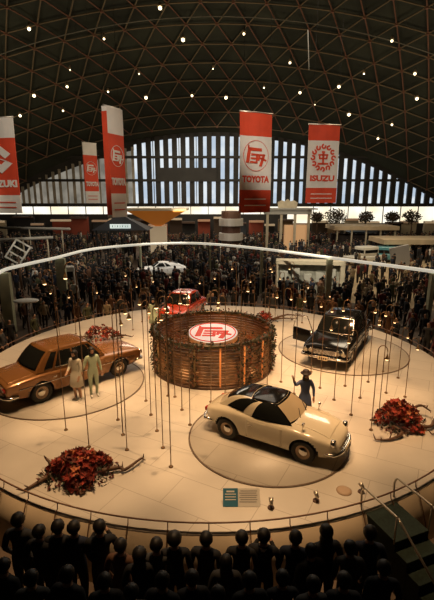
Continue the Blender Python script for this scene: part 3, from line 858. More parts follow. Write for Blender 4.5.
# small exhibits on the left; pedestal top stands in for a white car roof
vt = thing('car_roof_standin', 'white oval top on a pedestal standing in for a car roof at the far left', 'table', at(26, 300, 1.9)*1 - Vector((0, 0, 1.9)))
bm = nb(); lathe(bm, [(0, 1.82), (.60, 1.82), (.64, 1.86), (.60, 1.9), (0, 1.9)], 32, M=Matrix.Diagonal((1, .7, 1, 1))); obj('oval_top', bm, M_white, vt)
bm = nb(); lathe(bm, [(.22, 0), (.05, .1), (.05, 1.82), (0, 1.82)], 20); obj('pedestal', bm, M_dkwood, vt)
OBST.append((vt.location.x, vt.location.y, 1.3, 1.0))
q = at(68, 282, 1.2)
mt_ = thing('white_cabinet', 'white box cabinet with a dark screen beside the left pale column', 'cabinet', (q.x, q.y, 0), R(15))
bm = nb(); box(bm, (0, 0, 1.15), (1.0, .8, 2.3), bev=.03); obj('body', bm, M_white, mt_)
bm = nb(); box(bm, (0, -.41, 1.75), (.8, .04, .5), bev=.01); obj('screen', bm, M_black, mt_)
OBST.append((q.x, q.y, .8, .8))

# tilted white ladder like frame standing at the left
q = at(19, 262, 2.6)
tf = thing('tilted_rack', 'white tilted rack with crossbars above the crowd at the far left', 'rack', (q.x, q.y, 0), R(20))
bm = nb(); T_ = Matrix.Translation((0, 0, 3.3)) @ Matrix.Rotation(R(35), 4, 'Y')
for xx in (-.5, .5): box(bm, (xx, 0, 0), (.12, .12, 1.5), T_)
for zz in (-.7, -.25, .25, .7): box(bm, (0, 0, zz), (1.1, .1, .1), T_)
obj('rack_frame', bm, M_white, tf)
bm = nb(); tube(bm, [(0, 0, 0), (0, 0, 3.0)], .08, 8); obj('stand', bm, M_dkwood, tf)
OBST.append((q.x, q.y, .8, .8))

# ------------------------------------------------------------------ the crowd behind the stage
NI = 0; tries = 0
def in_view(x, y, z=1.0, mg=6):
    dv = Vector((x, y, z-CZ)); dep = dv.y*math.cos(PITCH)-dv.z*math.sin(PITCH)
    if dep < .5: return False
    px = 217+F_PX*dv.x/dep
    return -mg < px < 434+mg
while NI < 285 and tries < 60000:
    tries += 1
    y = 15+22*random.random()**1.05; x = random.uniform(-.62*y, .62*y)
    rr = math.hypot(x-SX, y-SY)
    if rr < 9.15 or not in_view(x, y): continue
    if x > 8 and y > 29 and random.random() < .55: continue
    if rr > 14 and random.random() < .25: continue
    if blocked(x, y, .62): continue
    a = math.atan2(SY-y, SX-x)
    rz = a+PI/2+random.gauss(0, .35 if rr < 13 else 1.4)
    c = pick(); reg = region(x, y); NI += 1
    add_person(x, y, rz, c, random.randrange(6), 'visitor in a %s top %s' % (c, reg), '%s topped visitors %s' % (c, reg), sc=random.uniform(.95, 1.05))
# the rest of the crowd, far too many to tell apart
def low_person(bm, x, y, mi, h):
    M_ = Matrix.Translation((x, y, 0)) @ Matrix.Rotation(random.uniform(0, 2*PI), 4, 'Z') @ Matrix.Scale(h/1.7, 4)
    lathe(bm, [(.10, 0), (.14, .5), (.17, .9)], 6, M=M_ @ Matrix.Diagonal((1, .7, 1, 1)), mi=8)
    lathe(bm, [(.18, .8), (.17, 1.1), (.23, 1.35), (.14, 1.44), (.05, 1.47)], 7, M=M_ @ Matrix.Diagonal((1, .6, 1, 1)), mi=mi)
    lathe(bm, [(.05, 1.44), (.085, 1.52), (.09, 1.56)], 6, M=M_, mi=9)
    lathe(bm, [(.09, 1.55), (.10, 1.62), (.06, 1.70), (0, 1.72)], 6, M=M_, mi=10)
bm = nb(); cn = 0; names = [k_ for k_, _ in weights]; tries = 0; grid_ = {}
while cn < 1700 and tries < 80000:
    tries += 1
    y = random.uniform(27, 69.6) if cn > 500 else random.uniform(27, 48); x = random.uniform(-.66*y, .66*y)
    if not in_view(x, y, 1, 25): continue
    if x > 9 and 28 < y < 45 and random.random() < .75: continue
    if blocked(x, y, .6): continue
    kx = (int(x/.6), int(y/.6))
    if kx in grid_: continue
    grid_[kx] = 1
    low_person(bm, x, y, names.index(pick()), random.uniform(1.55, 1.78)); cn += 1
o = obj('distant_crowd', bm, [CM[k_] for k_ in names]+[M_trou, M_skin, M_hair])
setp(o, 'dense distant crowd of visitors filling the hall back to the windows', 'crowd', kind='stuff')

# ------------------------------------------------------------------ front row of silhouetted spectators
def hair_cap(parent, s, hy=-.025, long=False, wide=1.0):
    bm = nb(); g = ellipsoid(bm, (0, hy+.022, 1.622), (.098*wide, .108*wide, .105*(1+(wide-1)*.6)), u=16, v=12)
    dl = [v for v in bm.verts if (v.co.y < hy-.06 and v.co.z < 1.645) or v.co.z < (1.50 if long else 1.545)]
    bmesh.ops.delete(bm, geom=dl, context='VERTS')
    for v in bm.verts:
        v.co += Vector((random.uniform(-1, 1), random.uniform(-1, 1), random.uniform(-1, 1)))*.004
    if long:
        lathe(bm, [(.085, 1.56), (.10, 1.50), (.095, 1.43), (.07, 1.40)], 14, c=(0, hy+.03, 0))
    bmesh.ops.transform(bm, matrix=Matrix.Scale(s, 4), verts=bm.verts)
    return obj('hair', bm, M_hair, parent, True)
NPC = {}
def near_person(px, ty, h, coat, label, arms=None, long=False, wide=1.0, rz=PI, female=False, extra=None):
    h += .12; q = at(px, ty, h+.02); wide *= 1.07
    key = (coat, arms is not None)
    if key not in NPC: NPC[key] = person_mesh([CM[coat], M_trou, M_skin, M_hair, M_shoe], 1.70, arms=arms, levels=2, fingers=arms is not None)
    me = NPC[key]
    dv = math.atan2(q.x-SX*0, 40)
    o = obj('person', me, base, loc=(q.x, q.y, 0)); o.rotation_euler = (0, 0, rz+random.uniform(-.25, .25))
    o.scale = (h/1.70,)*3; setp(o, label, 'person'); hair_cap(o, 1.0, long=long, wide=wide)
    used_xy.append((q.x, q.y)); return o
HOLD = (((.27, -.04, 1.15), (.10, -.26, 1.30)), ((.27, -.04, 1.15), (.10, -.26, 1.30)))
front = [
 (17, 514, 1.70, 'charcoal grey', 'spectator at the far left end of the front row, seen from behind', None, False),
 (38, 526, 1.60, 'black', 'short haired spectator second from the left end of the front row', None, False),
 (57, 521, 1.66, 'black', 'spectator standing third from the left in the front row', None, False),
 (73, 522, 1.64, 'navy', 'spectator standing fourth from the left in the front row', None, False),
 (99, 521, 1.66, 'black', 'spectator holding pale papers at the left of the front row', HOLD, False),
 (120, 540, 1.58, 'brown', 'shorter spectator just right of the one holding papers', None, False),
 (139, 549, 1.55, 'black', 'spectator with full bushy hair in the left half of the front row', None, True),
 (156, 539, 1.60, 'charcoal grey', 'spectator beside and left of a tall broad haired man in the front row', None, False),
 (174, 533, 1.66, 'black', 'broad haired spectator under the rail post left of centre', None, False),
 (206, 533, 1.66, 'black', 'spectator in the front row just left of the centre of the photograph', None, False),
 (226, 556, 1.52, 'charcoal grey', 'short spectator lowest of the heads at the centre of the front row', None, True),
 (242, 532, 1.64, 'black', 'spectator in the front row below the blue and white notice', None, False),
 (264, 530, 1.66, 'black', 'spectator with both arms raised wearing a pale collar', HOLD, False),
 (296, 532, 1.66, 'navy', 'spectator with a broad back right of the one with raised arms', None, False),
 (312, 545, 1.55, 'black', 'short spectator half hidden between two taller ones right of centre', None, False),
 (327, 526, 1.72, 'black', 'tall long haired spectator in the right half of the front row', None, True),
 (351, 542, 1.58, 'charcoal grey', 'spectator second from the stair in the front row', None, False),
 (371, 527, 1.68, 'navy', 'spectator in a navy coat nearest the green stair', None, False)]
FP = {}
for f_ in front:
    FP[f_[0]] = near_person(*f_[:5], arms=f_[5], long=f_[6], wide=1.12 if f_[0] in (139, 174) else 1.0)
# second row, closer to the camera
i = 0
for px, ty, lab in ((2, 560, 'dark figure in the second row below the far left spectator'), (30, 572, 'dark figure in the second row near the left corner'), (66, 568, 'dark figure in the second row behind the navy coated spectator'),
    (104, 575, 'dark figure in the second row behind the spectator with papers'), (131, 586, 'dark figure in the second row behind the bushy haired spectator'), (162, 574, 'dark figure in the second row left of centre'),
    (192, 572, 'dark figure in the second row just left of the middle'), (218, 588, 'dark figure in the second row at the middle'), (250, 574, 'dark figure in the second row behind the spectator with raised arms'),
    (283, 572, 'dark figure in the second row right of the middle'), (314, 578, 'dark figure in the second row below the tall long haired spectator'), (345, 574, 'dark figure in the second row near the stair'), (385, 562, 'dark figure standing beside the foot of the green stair')):
    near_person(px, ty, 1.64+.04*((i*7) % 3-1), ('black', 'charcoal grey', 'black')[i % 3], lab); i += 1
# pale sheets held by the fifth spectator, a camera held up, collar
p5 = FP[99]
bm = nb(); 
for k_ in range(3): box(bm, (p5.location.x-.22+.012*k_, p5.location.y-.06+.0, 1.32-.02*k_), (.16, .01, .10), Matrix.Identity(4))
bmesh.ops.rotate(bm, cent=(p5.location.x-.2, p5.location.y, 1.32), matrix=Matrix.Rotation(R(14), 3, 'Y'), verts=bm.verts)
setp(obj('paper_sheets', bm, M_white), 'small pale sheets at the shoulder of a front row spectator on the left', 'paper')
pc = FP[264]
bm = nb(); lathe(bm, [(.075, 1.40), (.088, 1.39), (.082, 1.43), (.07, 1.44)], 20, closed=True); obj('collar', bm, M_white, pc, label='pale collar')
bm = nb(); box(bm, (0, 0, 0), (.13, .06, .09), bev=.01); lathe(bm, [(0, .03), (.03, .03), (.03, .08), (0, .08)], 16, M=Matrix.Rotation(-PI/2, 4, 'X'))
cm_ = setp(obj('camera', bm, M_black, loc=(pc.location.x, pc.location.y+.37, 1.42)), 'small black camera held up by the spectator with raised arms', 'camera')

# ------------------------------------------------------------------ hostesses on the stage
def hostess(loc, rz, label, dress, dress_name, hatc=None, arms=None, h=1.6, trousers=None):
    me = person_mesh([dress, trousers or M_skin, M_skin, M_hair, mat('white_boots', (.75, .72, .66), .4)], h, arms=arms, levels=2, female=True, fingers=True)
    o = obj('person', me, base, loc=loc); o.rotation_euler = (0, 0, rz); setp(o, label, 'person')
    s = h/1.7; hair_cap(o, s, long=True)
    S4 = Matrix.Scale(s, 4)
    bm = nb(); lathe(bm, [(.135, 1.13), (.12, 1.05), (.18, .92), (.215, .72), (.235, .52), (.22, .52), (.19, .72)], 24, M=S4 @ Matrix.Diagonal((1, .82, 1, 1)))
    if not trousers: obj('skirt', bm, dress, o, True)
    else: bm.free()
    bm = nb()
    for sd in (1, -1): ellipsoid(bm, (sd*.030, -.108, 1.585), (.012, .006, .007), S4)
    obj('eyes', bm, M_black, o)
    bm = nb(); ellipsoid(bm, (0, -.112, 1.535), (.022, .008, .007), S4); obj('mouth', bm, mat('lips', (.5, .08, .06), .5), o)
    bm = nb(); ellipsoid(bm, (0, -.118, 1.565), (.011, .016, .018), S4); obj('nose', bm, M_skin, o)
    if hatc:
        bm = nb(); lathe(bm, [(.17, 1.655), (.165, 1.67), (.105, 1.675), (.10, 1.74), (.07, 1.765), (0, 1.77)], 24, M=S4 @ Matrix.Translation((0, .0, 0))); obj('hat', bm, hatc, o, True, label='dark brimmed hat')
    return o
M_blue = mat('slate_blue_dress', (.07, .10, .20), .7); M_mint = mat('pale_green_suit', (.42, .50, .36), .7); M_ivory = mat('ivory_dress', (.62, .58, .48), .7)
M_hat = mat('dark_hat', (.02, .008, .008), .6)
WAVE = (((.26, -.03, 1.14), (.24, -.10, .92)), ((.33, -.04, 1.30), (.42, -.10, 1.52)))
hostess((2.36, 10.62, 1.0), R(10), 'woman in a slate blue dress and dark hat behind the cream sports coupe', M_blue, '', M_hat, WAVE, 1.50)
hostess((-4.22, 12.0, 1.0), R(-20), 'woman in an ivory outfit beside the copper sedan, left of the two', M_ivory, '', None, (((.22, -.02, 1.12), (.20, -.10, .90)), ((.22, -.02, 1.12), (.16, -.20, 1.05))), 1.58)
hostess((-3.78, 12.22, 1.0), R(30), 'woman in a pale green trouser suit beside the copper sedan, right of the two', M_mint, '', None, (((.24, 0, 1.12), (.26, -.06, .90)), ((.26, .02, 1.14), (.34, -.02, .96))), 1.60, trousers=M_mint)
hostess((-2.85, 18.6, 1.0), R(5), 'woman in a pale green outfit standing beside the small red car', M_mint, '', None, None, 1.6)

# ------------------------------------------------------------------ rod lamps
def rod_lamp(h, rz, lean):
    t = bpy.data.objects.new('rod_lamp', None); C.objects.link(t)
    bm = nb(); lathe(bm, [(0, 0), (.055, 0), (.05, .02), (.018, .05), (0, .05)], 12); obj('foot', bm, M_rod, t)
    pts = [(0, 0, .02), (0, 0, h-.14)]
    for k_ in range(1, 9): a = PI*k_/8; pts.append((.11-.11*math.cos(a), 0, h-.14+.14*math.sin(a)))
    bm = nb(); tube(bm, pts, .0125, 6); obj('rod', bm, M_rod, t)
    bm = nb(); tube(bm, [(.22, 0, h-.14), (.22, 0, h-.22)], .005, 5)
    lathe(bm, [(.012, h-.22), (.02, h-.25), (.035, h-.30), (.060, h-.345), (.054, h-.345), (.03, h-.30)], 14, c=(.22, 0, 0)); sh = obj('bell_shade', bm, mat('bell_brass', (.30, .20, .10), .4, .5), t)
    bm = nb(); ellipsoid(bm, (.22, 0, h-.350), (.044, .044, .03), u=10, v=6); obj('bulb', bm, mat('warm_bulb', (1, .8, .5), .4, emis=(1, .62, .28), estr=4.0), t)
    return t
LAMPS = []
def L_(bx, by, ty, grp):
    q = at(bx, by, 1.0); dpt = q.y
    # height of the bend that reads at row ty over the foot
    d = ray(bx, ty); z = CZ+d.z*(q.y/d.y)
    LAMPS.append((q.x, q.y, max(.9, z-1.0), grp))
gl = ('rod lamps between the copper sedan and the slatted screen', 'rod lamp with small bell between the copper sedan and slatted screen')
gf = ('rod lamps before the slatted screen', 'rod lamp with small bell just in front of the slatted screen')
gr_ = ('rod lamps before the black sedan', 'rod lamp with small bell between the black sedan and the right flower mound')
gb = ('rod lamps at the back of the stage', 'rod lamp with small bell along the back edge of the stage')
go = ('rod lamps round the red flowers on the left', 'tall rod lamp with small bell by the front left flower mound')
for bx, by, ty in ((118, 420, 312), (123, 435, 300), (127, 450, 303), (146, 401, 300), (151, 415, 292), (157, 431, 305), (163, 448, 296), (171, 467, 290)): L_(bx, by, ty, gl)
for bx, by, ty in ((175, 397, 296), (182, 410, 292), (190, 425, 290), (211, 402, 290), (240, 394, 280), (267, 392, 285), (168, 396, 310), (225, 394, 296)): L_(bx, by, ty, gf)
for bx, by, ty in ((281, 382, 288), (294, 394, 290), (320, 388, 300), (334, 400, 318), (345, 386, 300), (351, 415, 330), (360, 398, 300), (368, 382, 310), (371, 430, 345), (379, 412, 312), (386, 393, 305), (405, 397, 338), (311, 372, 296), (398, 378, 328), (383, 372, 312)): L_(bx, by, ty, gr_)
for bx, by, ty in ((204, 318, 276), (219, 316, 272), (236, 319, 262), (254, 321, 275), (265, 316, 262), (275, 319, 265), (283, 317, 272), (292, 320, 262), (302, 323, 280), (325, 318, 290), (142, 322, 280), (150, 318, 275), (60, 340, 285), (76, 334, 290), (95, 328, 285), (133, 330, 268)): L_(bx, by, ty, gb)
for bx, by, ty in ((89, 447, 262), (66, 430, 270)): L_(bx, by, ty, go)
for i, (x, y, h, g) in enumerate(LAMPS):
    t = rod_lamp(h, 0, 0); t.location = (x, y, 1.0); t.rotation_euler = (0, 0, random.choice((0, PI))+random.uniform(-.5, .5))
    setp(t, g[1], 'lamp', g[0])

# ------------------------------------------------------------------ red flower and driftwood arrangements
M_fl = [mat('blossom_red', (.36, .05, .03), .8), mat('blossom_orange', (.46, .15, .06), .8), mat('blossom_dark', (.13, .028, .02), .8), mat('leaf_dark_green', (.035, .04, .02), .8)]
def arrangement(loc, rx, ry, h, n, label, branches, rz=0):
    t = thing('flower_arrangement', label, 'flowers', loc, rz)
    bm = nb()
    for i in range(n):
        a = random.uniform(0, 2*PI); q = math.sqrt(random.random())*(.75+.25*math.sin(3*a+rx*7)); x, y = rx*q*math.cos(a), ry*q*math.sin(a)
        z = h*(1-q*q)*random.uniform(.3, 1)+.04
        p = Vector((x, y, z)); m = random.choices((0, 1, 2), (5, 2, 3))[0]
        nn = (rvec()+Vector((0, 0, .8))).normalized(); s = nn.orthogonal().normalized()
        sz = random.uniform(.055, .10)
        for k_ in range(5):
            d = Matrix.Rotation(2*PI*k_/5, 3, nn) @ s
            leaf(bm, p, d+nn*.35, nn, sz, sz*.7, mi=m)
    obj('blossoms', bm, M_fl, t)
    bm = nb()
    for i in range(int(n*.8)):
        a = random.uniform(0, 2*PI); q = math.sqrt(random.random())*1.02; x, y = rx*q*math.cos(a), ry*q*math.sin(a)
        z = h*max(0, 1-q*q)*random.uniform(.1, .9)+.03
        leaf(bm, Vector((x, y, z)), rvec()+Vector((0, 0, .3)), rvec(), random.uniform(.08, .16), random.uniform(.04, .07), mi=3 if random.random() < .6 else 2)
    obj('foliage', bm, M_fl, t)
    for br in branches:
        bm = nb(); n_ = len(br)
        tube(bm, smooth_pts([Vector(p) for p in br], 4), [.055-.035*i/((n_-1)*4) for i in range((n_-1)*4+1)], 7)
        p = smooth_pts([Vector(q) for q in br], 4)
        for q in p[2::2]:
            dd = rvec()*.16; dd.z = abs(dd.z); tube(bm, [q, q+dd*.6, q+dd], [.02, .013, .006], 5)
        obj('driftwood_branch', bm, M_dkwood, t)
q = at(80, 474, 1.0)
arrangement((q.x, q.y, 1.0), .80, .68, .50, 680, 'large mound of red blossoms with driftwood on the front left of the stage',
    [[(.5, -.05, .12), (.85, .10, .10), (1.0, .05, .08), (1.25, .38, .10), (1.32, .55, .05)], [(-.55, -.1, .1), (-.8, -.4, .06), (-.98, -.62, .05)], [(.1, -.2, .1), (.18, -.55, .08), (.25, -.75, .05)], [(-.6, .1, .1), (-.85, .25, .25)]])
bm = nb(); 
q = at(399, 424, 1.0)
arrangement((q.x, q.y, 1.0), .68, .66, .66, 480, 'mound of dark red blossoms with driftwood at the right side of the stage',
    [[(.2, .4, .3), (.55, .45, .25), (.8, .5, .3), (1.0, .35, .2)], [(-.3, -.3, .12), (-.2, -.65, .1), (-.6, -.85, .05), (-.95, -.85, .05)], [(.3, -.3, .1), (.7, -.3, .1), (.95, 0, .1), (1.0, -.4, .05), (.6, -.6, .05)], [(-.4, 0, .1), (-.8, .0, .12)]])
q = at(102, 339, 1.0)
arrangement((q.x, q.y, 1.0), .95, .6, .6, 220, 'clump of red blossoms at the back left of the stage behind the copper sedan', [[(.4, 0, .1), (.9, .1, .15), (1.3, 0, .1)], [(-.4, 0, .1), (-1.0, -.1, .15)]])
q = at(264, 320, 1.0)
arrangement((q.x, q.y-.3, 1.0), .6, .4, .5, 130, 'small clump of red flowers at the back edge behind the slatted screen', [[(.4, 0, .1), (.9, .1, .15), (1.6, 0, .15)], [(.3, 0, .1), (1.1, .2, .3), (1.9, .1, .25)]])

# ------------------------------------------------------------------ notice board, floor lights
nbt = thing('notice_board', 'low blue and white notice board at the front edge of the stage', 'sign', (.49, 7.36, 1.0))
TB = Matrix.Rotation(R(-38), 4, 'X')
bm = nb(); box(bm, (-.22, 0, .17), (.30, .02, .34), TB, bev=.003); obj('blue_panel', bm, mat('board_blue', (.05, .20, .30), .5), nbt, label='blue panel')
bm = nb(); box(bm, (.15, 0, .17), (.44, .02, .34), TB, bev=.003); obj('white_panel', bm, M_white, nbt, label='white panel')
bm = nb()
for i in range(4): box(bm, (-.22, -.012, .28-.05*i), (.22 if i else .16, .004, .018 if i else .03), TB)
obj('blue_panel_lines', bm, M_white, nbt)
bm = nb()
for i in range(6): box(bm, (.15-.02*(i % 2), -.012, .29-.04*i), (.34, .004, .012), TB)
obj('white_panel_lines', bm, mat('print_grey', (.30, .28, .27), .6), nbt)
bm = nb()
for xx in (-.3, .3): tube(bm, [(xx, .06, 0), (xx, .20, .24)], .012, 6)
obj('easel_legs', bm, M_rust, nbt)
for i, (px, py, lab) in enumerate(((271, 508, 'small floor spotlight beside the blue and white notice board'), (316, 501, 'small floor spotlight on the stage edge between the notice board and the stair'), (361, 492, 'small floor spotlight next to the green stair'))):
    q = at(px, py, 1.0); t = thing('floor_spotlight', lab, 'spotlight', (q.x, q.y, 1.0), R(20*i))
    bm = nb(); lathe(bm, [(0, 0), (.07, 0), (.06, .03), (0, .03)], 16); tube(bm, [(0, 0, .02), (0, .0, .12)], .012, 6); obj('base', bm, M_rust, t)
    bm = nb(); lathe(bm, [(0, -.08), (.035, -.07), (.05, .06), (.045, .06), (0, .0)], 16, M=Matrix.Translation((0, 0, .16)) @ Matrix.Rotation(R(-50), 4, 'X')); obj('lamp_head', bm, M_steel, t)
q = at(344, 491, 1.0)
bm = nb(); lathe(bm, [(0, 0), (.16, 0), (.16, .012), (.11, .03), (0, .03)], 28)
setp(obj('floor_plate', bm, mat('plate_tan', (.42, .30, .20), .6), loc=(q.x, q.y, 1.0)), 'round tan plate lying on the stage near the stair', 'plate')

# ------------------------------------------------------------------ green stair with steel rails
sdv = Vector((.36, -.93, 0)).normalized(); sang = math.atan2(sdv.y, sdv.x)
stt = thing('green_stair', 'dark green carpeted stair with pale handrails at the front right of the stage', 'stair', (3.30, 7.42, 0), sang)
bm = nb(); box(bm, (.38, 0, .47), (.86, .80, .94), bev=.01); obj('landing', bm, M_green, stt)
for i in range(4): bm = nb(); box(bm, (.81+.30*i+.15, 0, (.76-.19*i)/2), (.30, .80, .76-.19*i), bev=.01); obj('step', bm, M_green, stt)
for sy in (-.42, .40):
    bm = nb(); tube(bm, smooth_pts([Vector(p) for p in ((-.10, sy, .96), (-.12, sy, 1.30), (-.05, sy, 1.45), (.12, sy, 1.46), (.78, sy, 1.46), (.90, sy, 1.42), (1.9, sy, .78), (1.98, sy, .66), (1.98, sy, .0))], 4), .022, 8)
    obj('handrail', bm, M_steel, stt)
    bm = nb(); tube(bm, [(.80, sy, .9), (.80, sy, 1.45)], .016, 6); obj('baluster', bm, M_steel, stt)
# ------------------------------------------------------------------ banners
def isuzu_ring(bm, M, r):
    n = 12
    for i in range(n):                      # scalloped wreath of small curls
        a = 2*PI*i/n
        for k_ in range(10):
            b0, b1 = 2*PI*k_/12+a, 2*PI*(k_+1)/12+a; cx, cz = r*.84*math.cos(a), r*.84*math.sin(a); q0, q1 = r*.07, r*.20
            prism(bm, [(cx+q0*math.cos(b0), cz+q0*math.sin(b0)), (cx+q1*math.cos(b0), cz+q1*math.sin(b0)), (cx+q1*math.cos(b1), cz+q1*math.sin(b1)), (cx+q0*math.cos(b1), cz+q0*math.sin(b1))], -.03, 0, M)
    for s in (((-.12, .50), (.12, .50), (.12, .34), (-.12, .34)), ((-.40, .28), (.40, .28), (.40, .16), (-.40, .16)), ((-.08, .34), (.08, .34), (.08, -.5), (-.08, -.5)),
              ((-.34, .02), (.34, .02), (.34, -.10), (-.34, -.10)), ((-.44, -.36), (.44, -.36), (.44, -.50), (-.44, -.50)), ((-.36, .16), (-.24, .16), (-.24, -.02), (-.36, -.02)), ((.24, .16), (.36, .16), (.36, -.02), (.24, -.02))):
        prism(bm, [(x*r, z*r) for x, z in s], -.03, 0, M)
def banner(label, c, w, ztop, zbot, rz, depth, cols, frac, word, kind_, wordw=.86, inv=False, emb_z=None, cable=True):
    H = ztop-zbot
    t = thing('hanging_banner', label, 'banner', (c[0], c[1], zbot), rz)
    ms = [M_red if q == 'r' else M_bwhite for q in cols]; z = H
    edges = [0]; 
    for k_, fr in enumerate(frac):
        z0 = z-H*fr; bm = nb()
        nseg = 10; 
        box(bm, (0, 0, (z+z0)/2), (w, depth, z-z0)); bmesh.ops.subdivide_edges(bm, edges=[e for e in bm.edges], cuts=6, use_grid_fill=True)
        for v in bm.verts: v.co.y += .035*math.sin(v.co.x*3.1+v.co.z*.7)*(0 if depth > .1 else 1)
        o2 = obj(('top_band', 'field', 'bottom_band')[k_], bm, ms[k_], t, label=('red' if cols[k_] == 'r' else 'white')+' cloth'); z = z0
    fld_hi = H*(1-frac[0]); fld_lo = H*frac[2]
    mk = M_bwhite if inv else M_red
    off = -depth/2-.045
    if kind_:
        ez = fld_hi-(fld_hi-fld_lo)*.36; bm = nb(); M_ = Matrix.Translation((0, off+.03, ez))
        rr = w*.40
        if kind_ == 'katakana': emblem(bm, M_, rr, .03)
        elif kind_ == 'wreath': isuzu_ring(bm, M_, rr)
        elif kind_ == 'angular_s':
            for s in (((-.9, .35), (0, .95), (.9, .35), (.45, .1), (0, .42), (-.35, .18), (-.9, .35)),):
                pass
            k1 = [(-.95, .30), (-.05, .95), (.85, .32), (.42, .02), (-.05, .38), (-.45, .10)]; k2 = [(.95, -.30), (.05, -.95), (-.85, -.32), (-.42, -.02), (.05, -.38), (.45, -.10)]
            prism(bm, [(x*rr, z*rr) for x, z in k1], -.03, 0, M_); prism(bm, [(x*rr, z*rr) for x, z in k2], -.03, 0, M_)
            prism(bm, [(x*rr, z*rr) for x, z in ((-.95, .30), (-.45, .10), (.95, -.30), (.45, -.10))], -.03, 0, M_)
        bmesh.ops.recalc_face_normals(bm, faces=bm.faces)
        obj('emblem', bm, mk, t)
    if depth > .3:
        bm = nb(); box(bm, (-w/2-.012, 0, H*.49), (.02, depth*.98, H*.93)); obj('side_edge', bm, M_red, t, label='red side edge')
    if word:
        me = text_mesh(word, 1.0, .012, .045)
        xs = [v.co.x for v in me.vertices]; zs = [v.co.z for v in me.vertices]; ww, hh = max(xs)-min(xs), max(zs)-min(zs)
        th = (fld_hi-fld_lo)*.13
        me.transform(Matrix.Diagonal((w*wordw/ww, 1, th/hh, 1)))
        obj('lettering', me, mk, t, loc=(0, off+.01, fld_lo+(fld_hi-fld_lo)*.20))
    bm = nb()
    for zz in (.30, .16): box(bm, (0, off+.02, fld_lo*zz*2), (w*.7, .02, .06))
    obj('small_print', bm, M_bwhite if cols[2] == 'r' else M_red, t)
    bm = nb(); tube(bm, [(-w/2-.05, 0, H+.03), (w/2+.05, 0, H+.03)], .05, 8); obj('hanging_bar', bm, M_steel, t)
    zc = DZ+math.sqrt(DR**2-c[0]**2-(c[1]-DY)**2)-.4-zbot
    for sx_ in (-w*.4, w*.4):
        bm = nb(); tube(bm, [(sx_, 0, H+.03), (sx_, 0, zc)], .012, 4); obj('cable', bm, M_black, t)
    return t
Y1 = 28.0; a, b = P(256.5, 113, Y1), P(256.5, 212.5, Y1)
banner('red topped white banner with a red circular emblem, nearest of those right of centre', (a.x, Y1), 2.28, a.z, b.z, R(27), .06, 'rwr', (.225, .50+.04, .235), 'TOYOTA', 'katakana')
Y1 = 36.0; a, b = P(324, 125, Y1), P(324, 203, Y1)
banner('smaller red topped white banner with a red wreath emblem, on the right', (a.x+.06, Y1), 2.6, a.z, b.z, R(10), .06, 'rwr', (.195, .605, .20), 'ISUZU', 'wreath', .80)
Y1 = 26.0; a, b = P(116, 108, Y1), P(116, 217, Y1)
banner('red banner with white ends and white emblem, turned sharply away, left of centre', (a.x-.22, Y1), 1.45, a.z, b.z, R(66), .34, 'wrw', (.235, .54, .225), 'TOYOTA', 'katakana', .9, inv=True)
Y1 = 47.0; a, b = P(89, 143, Y1), P(89, 203, Y1)
banner('small distant red banner with white ends beside the thicker left one', (a.x, Y1), 1.7, a.z, b.z, R(52), .12, 'wrw', (.20, .60, .20), 'TOYOTA', 'katakana', .9, inv=True)
Y1 = 26.0; a, b = P(-4, 118, Y1), P(-4, 213, Y1)
banner('red banner with white ends and a white angular emblem, cut by the left edge', (a.x, Y1), 2.1, a.z, b.z, R(-12), .06, 'wrw', (.205, .60, .195), 'SUZUKI', 'angular_s', .92, inv=True)

# ------------------------------------------------------------------ lamps hung under the dome
def dome_hit(px, py):
    d = ray(px, py).normalized(); o_ = Vector((0, 0, CZ))-Vector((0, DY, DZ)); r_ = DR-1.1
    b_ = o_.dot(d); c_ = o_.dot(o_)-r_*r_; t_ = -b_+math.sqrt(b_*b_-c_)
    return Vector((0, 0, CZ))+d*t_
dl = [(29, 28, 1), (104, 38, .7), (160, 7, 1.1), (183, 39, 1.2), (213, 68, .5), (139, 73, .5), (70, 69, .45), (67, 86, .9), (34, 95, 1.1), (108, 91, .7), (146, 97, 1.2), (192, 95, .9), (63, 110, .7), (20, 115, 1), (119, 116, .7),
      (244, 33, .8), (392, 40, .8), (290, 62, .8), (264, 87, .6), (226, 97, 1.2), (300, 92, 1.0), (339, 86, 1.1), (364, 73, .6), (415, 73, .9), (417, 98, 1.1), (349, 114, 1.2), (315, 104, .4), (378, 138, .9), (392, 124, .8)]
M_bulb = mat('hall_bulb', (1, .9, .7), .5, emis=(1, .80, .48), estr=4)
for px, py, s in dl:
    p = dome_hit(px, py)
    if p.y > WY-.6: p.y = WY-1.2
    side_ = 'left' if px < 145 else ('middle' if px < 290 else 'right'); ht = 'upper' if py < 60 else 'lower'
    t = thing('ceiling_lamp', 'small glowing lamp under the %s part of the dome on the %s' % (ht, side_) if side_ != 'middle' else 'small glowing lamp under the %s part of the dome in the middle' % ht, 'lamp', p, 0, 'dome lamps, %s %s' % (ht, side_))
    bm = nb(); ellipsoid(bm, (0, 0, -.1), (.18*s, .18*s, .17*s), u=10, v=8); obj('bulb', bm, M_bulb, t)
    bm = nb(); lathe(bm, [(.05, .5), (.12, .35), (.28*s, .06), (.24*s, .06), (.05, .3)], 12, closed=True); obj('shade', bm, M_lat, t)
bm = nb(); a = P(308, 30, 40); b = P(309, 70, 40); tube(bm, [a, b], .03, 5); 
tw = obj('hanging_cable', bm, mat('white_cable', (.6, .6, .55), .5)); setp(tw, 'short pale vertical cable hanging high up in the middle right of the dome', 'cable')

# ------------------------------------------------------------------ stalls far behind
def col(px, py, Y): return P(px, py, Y)
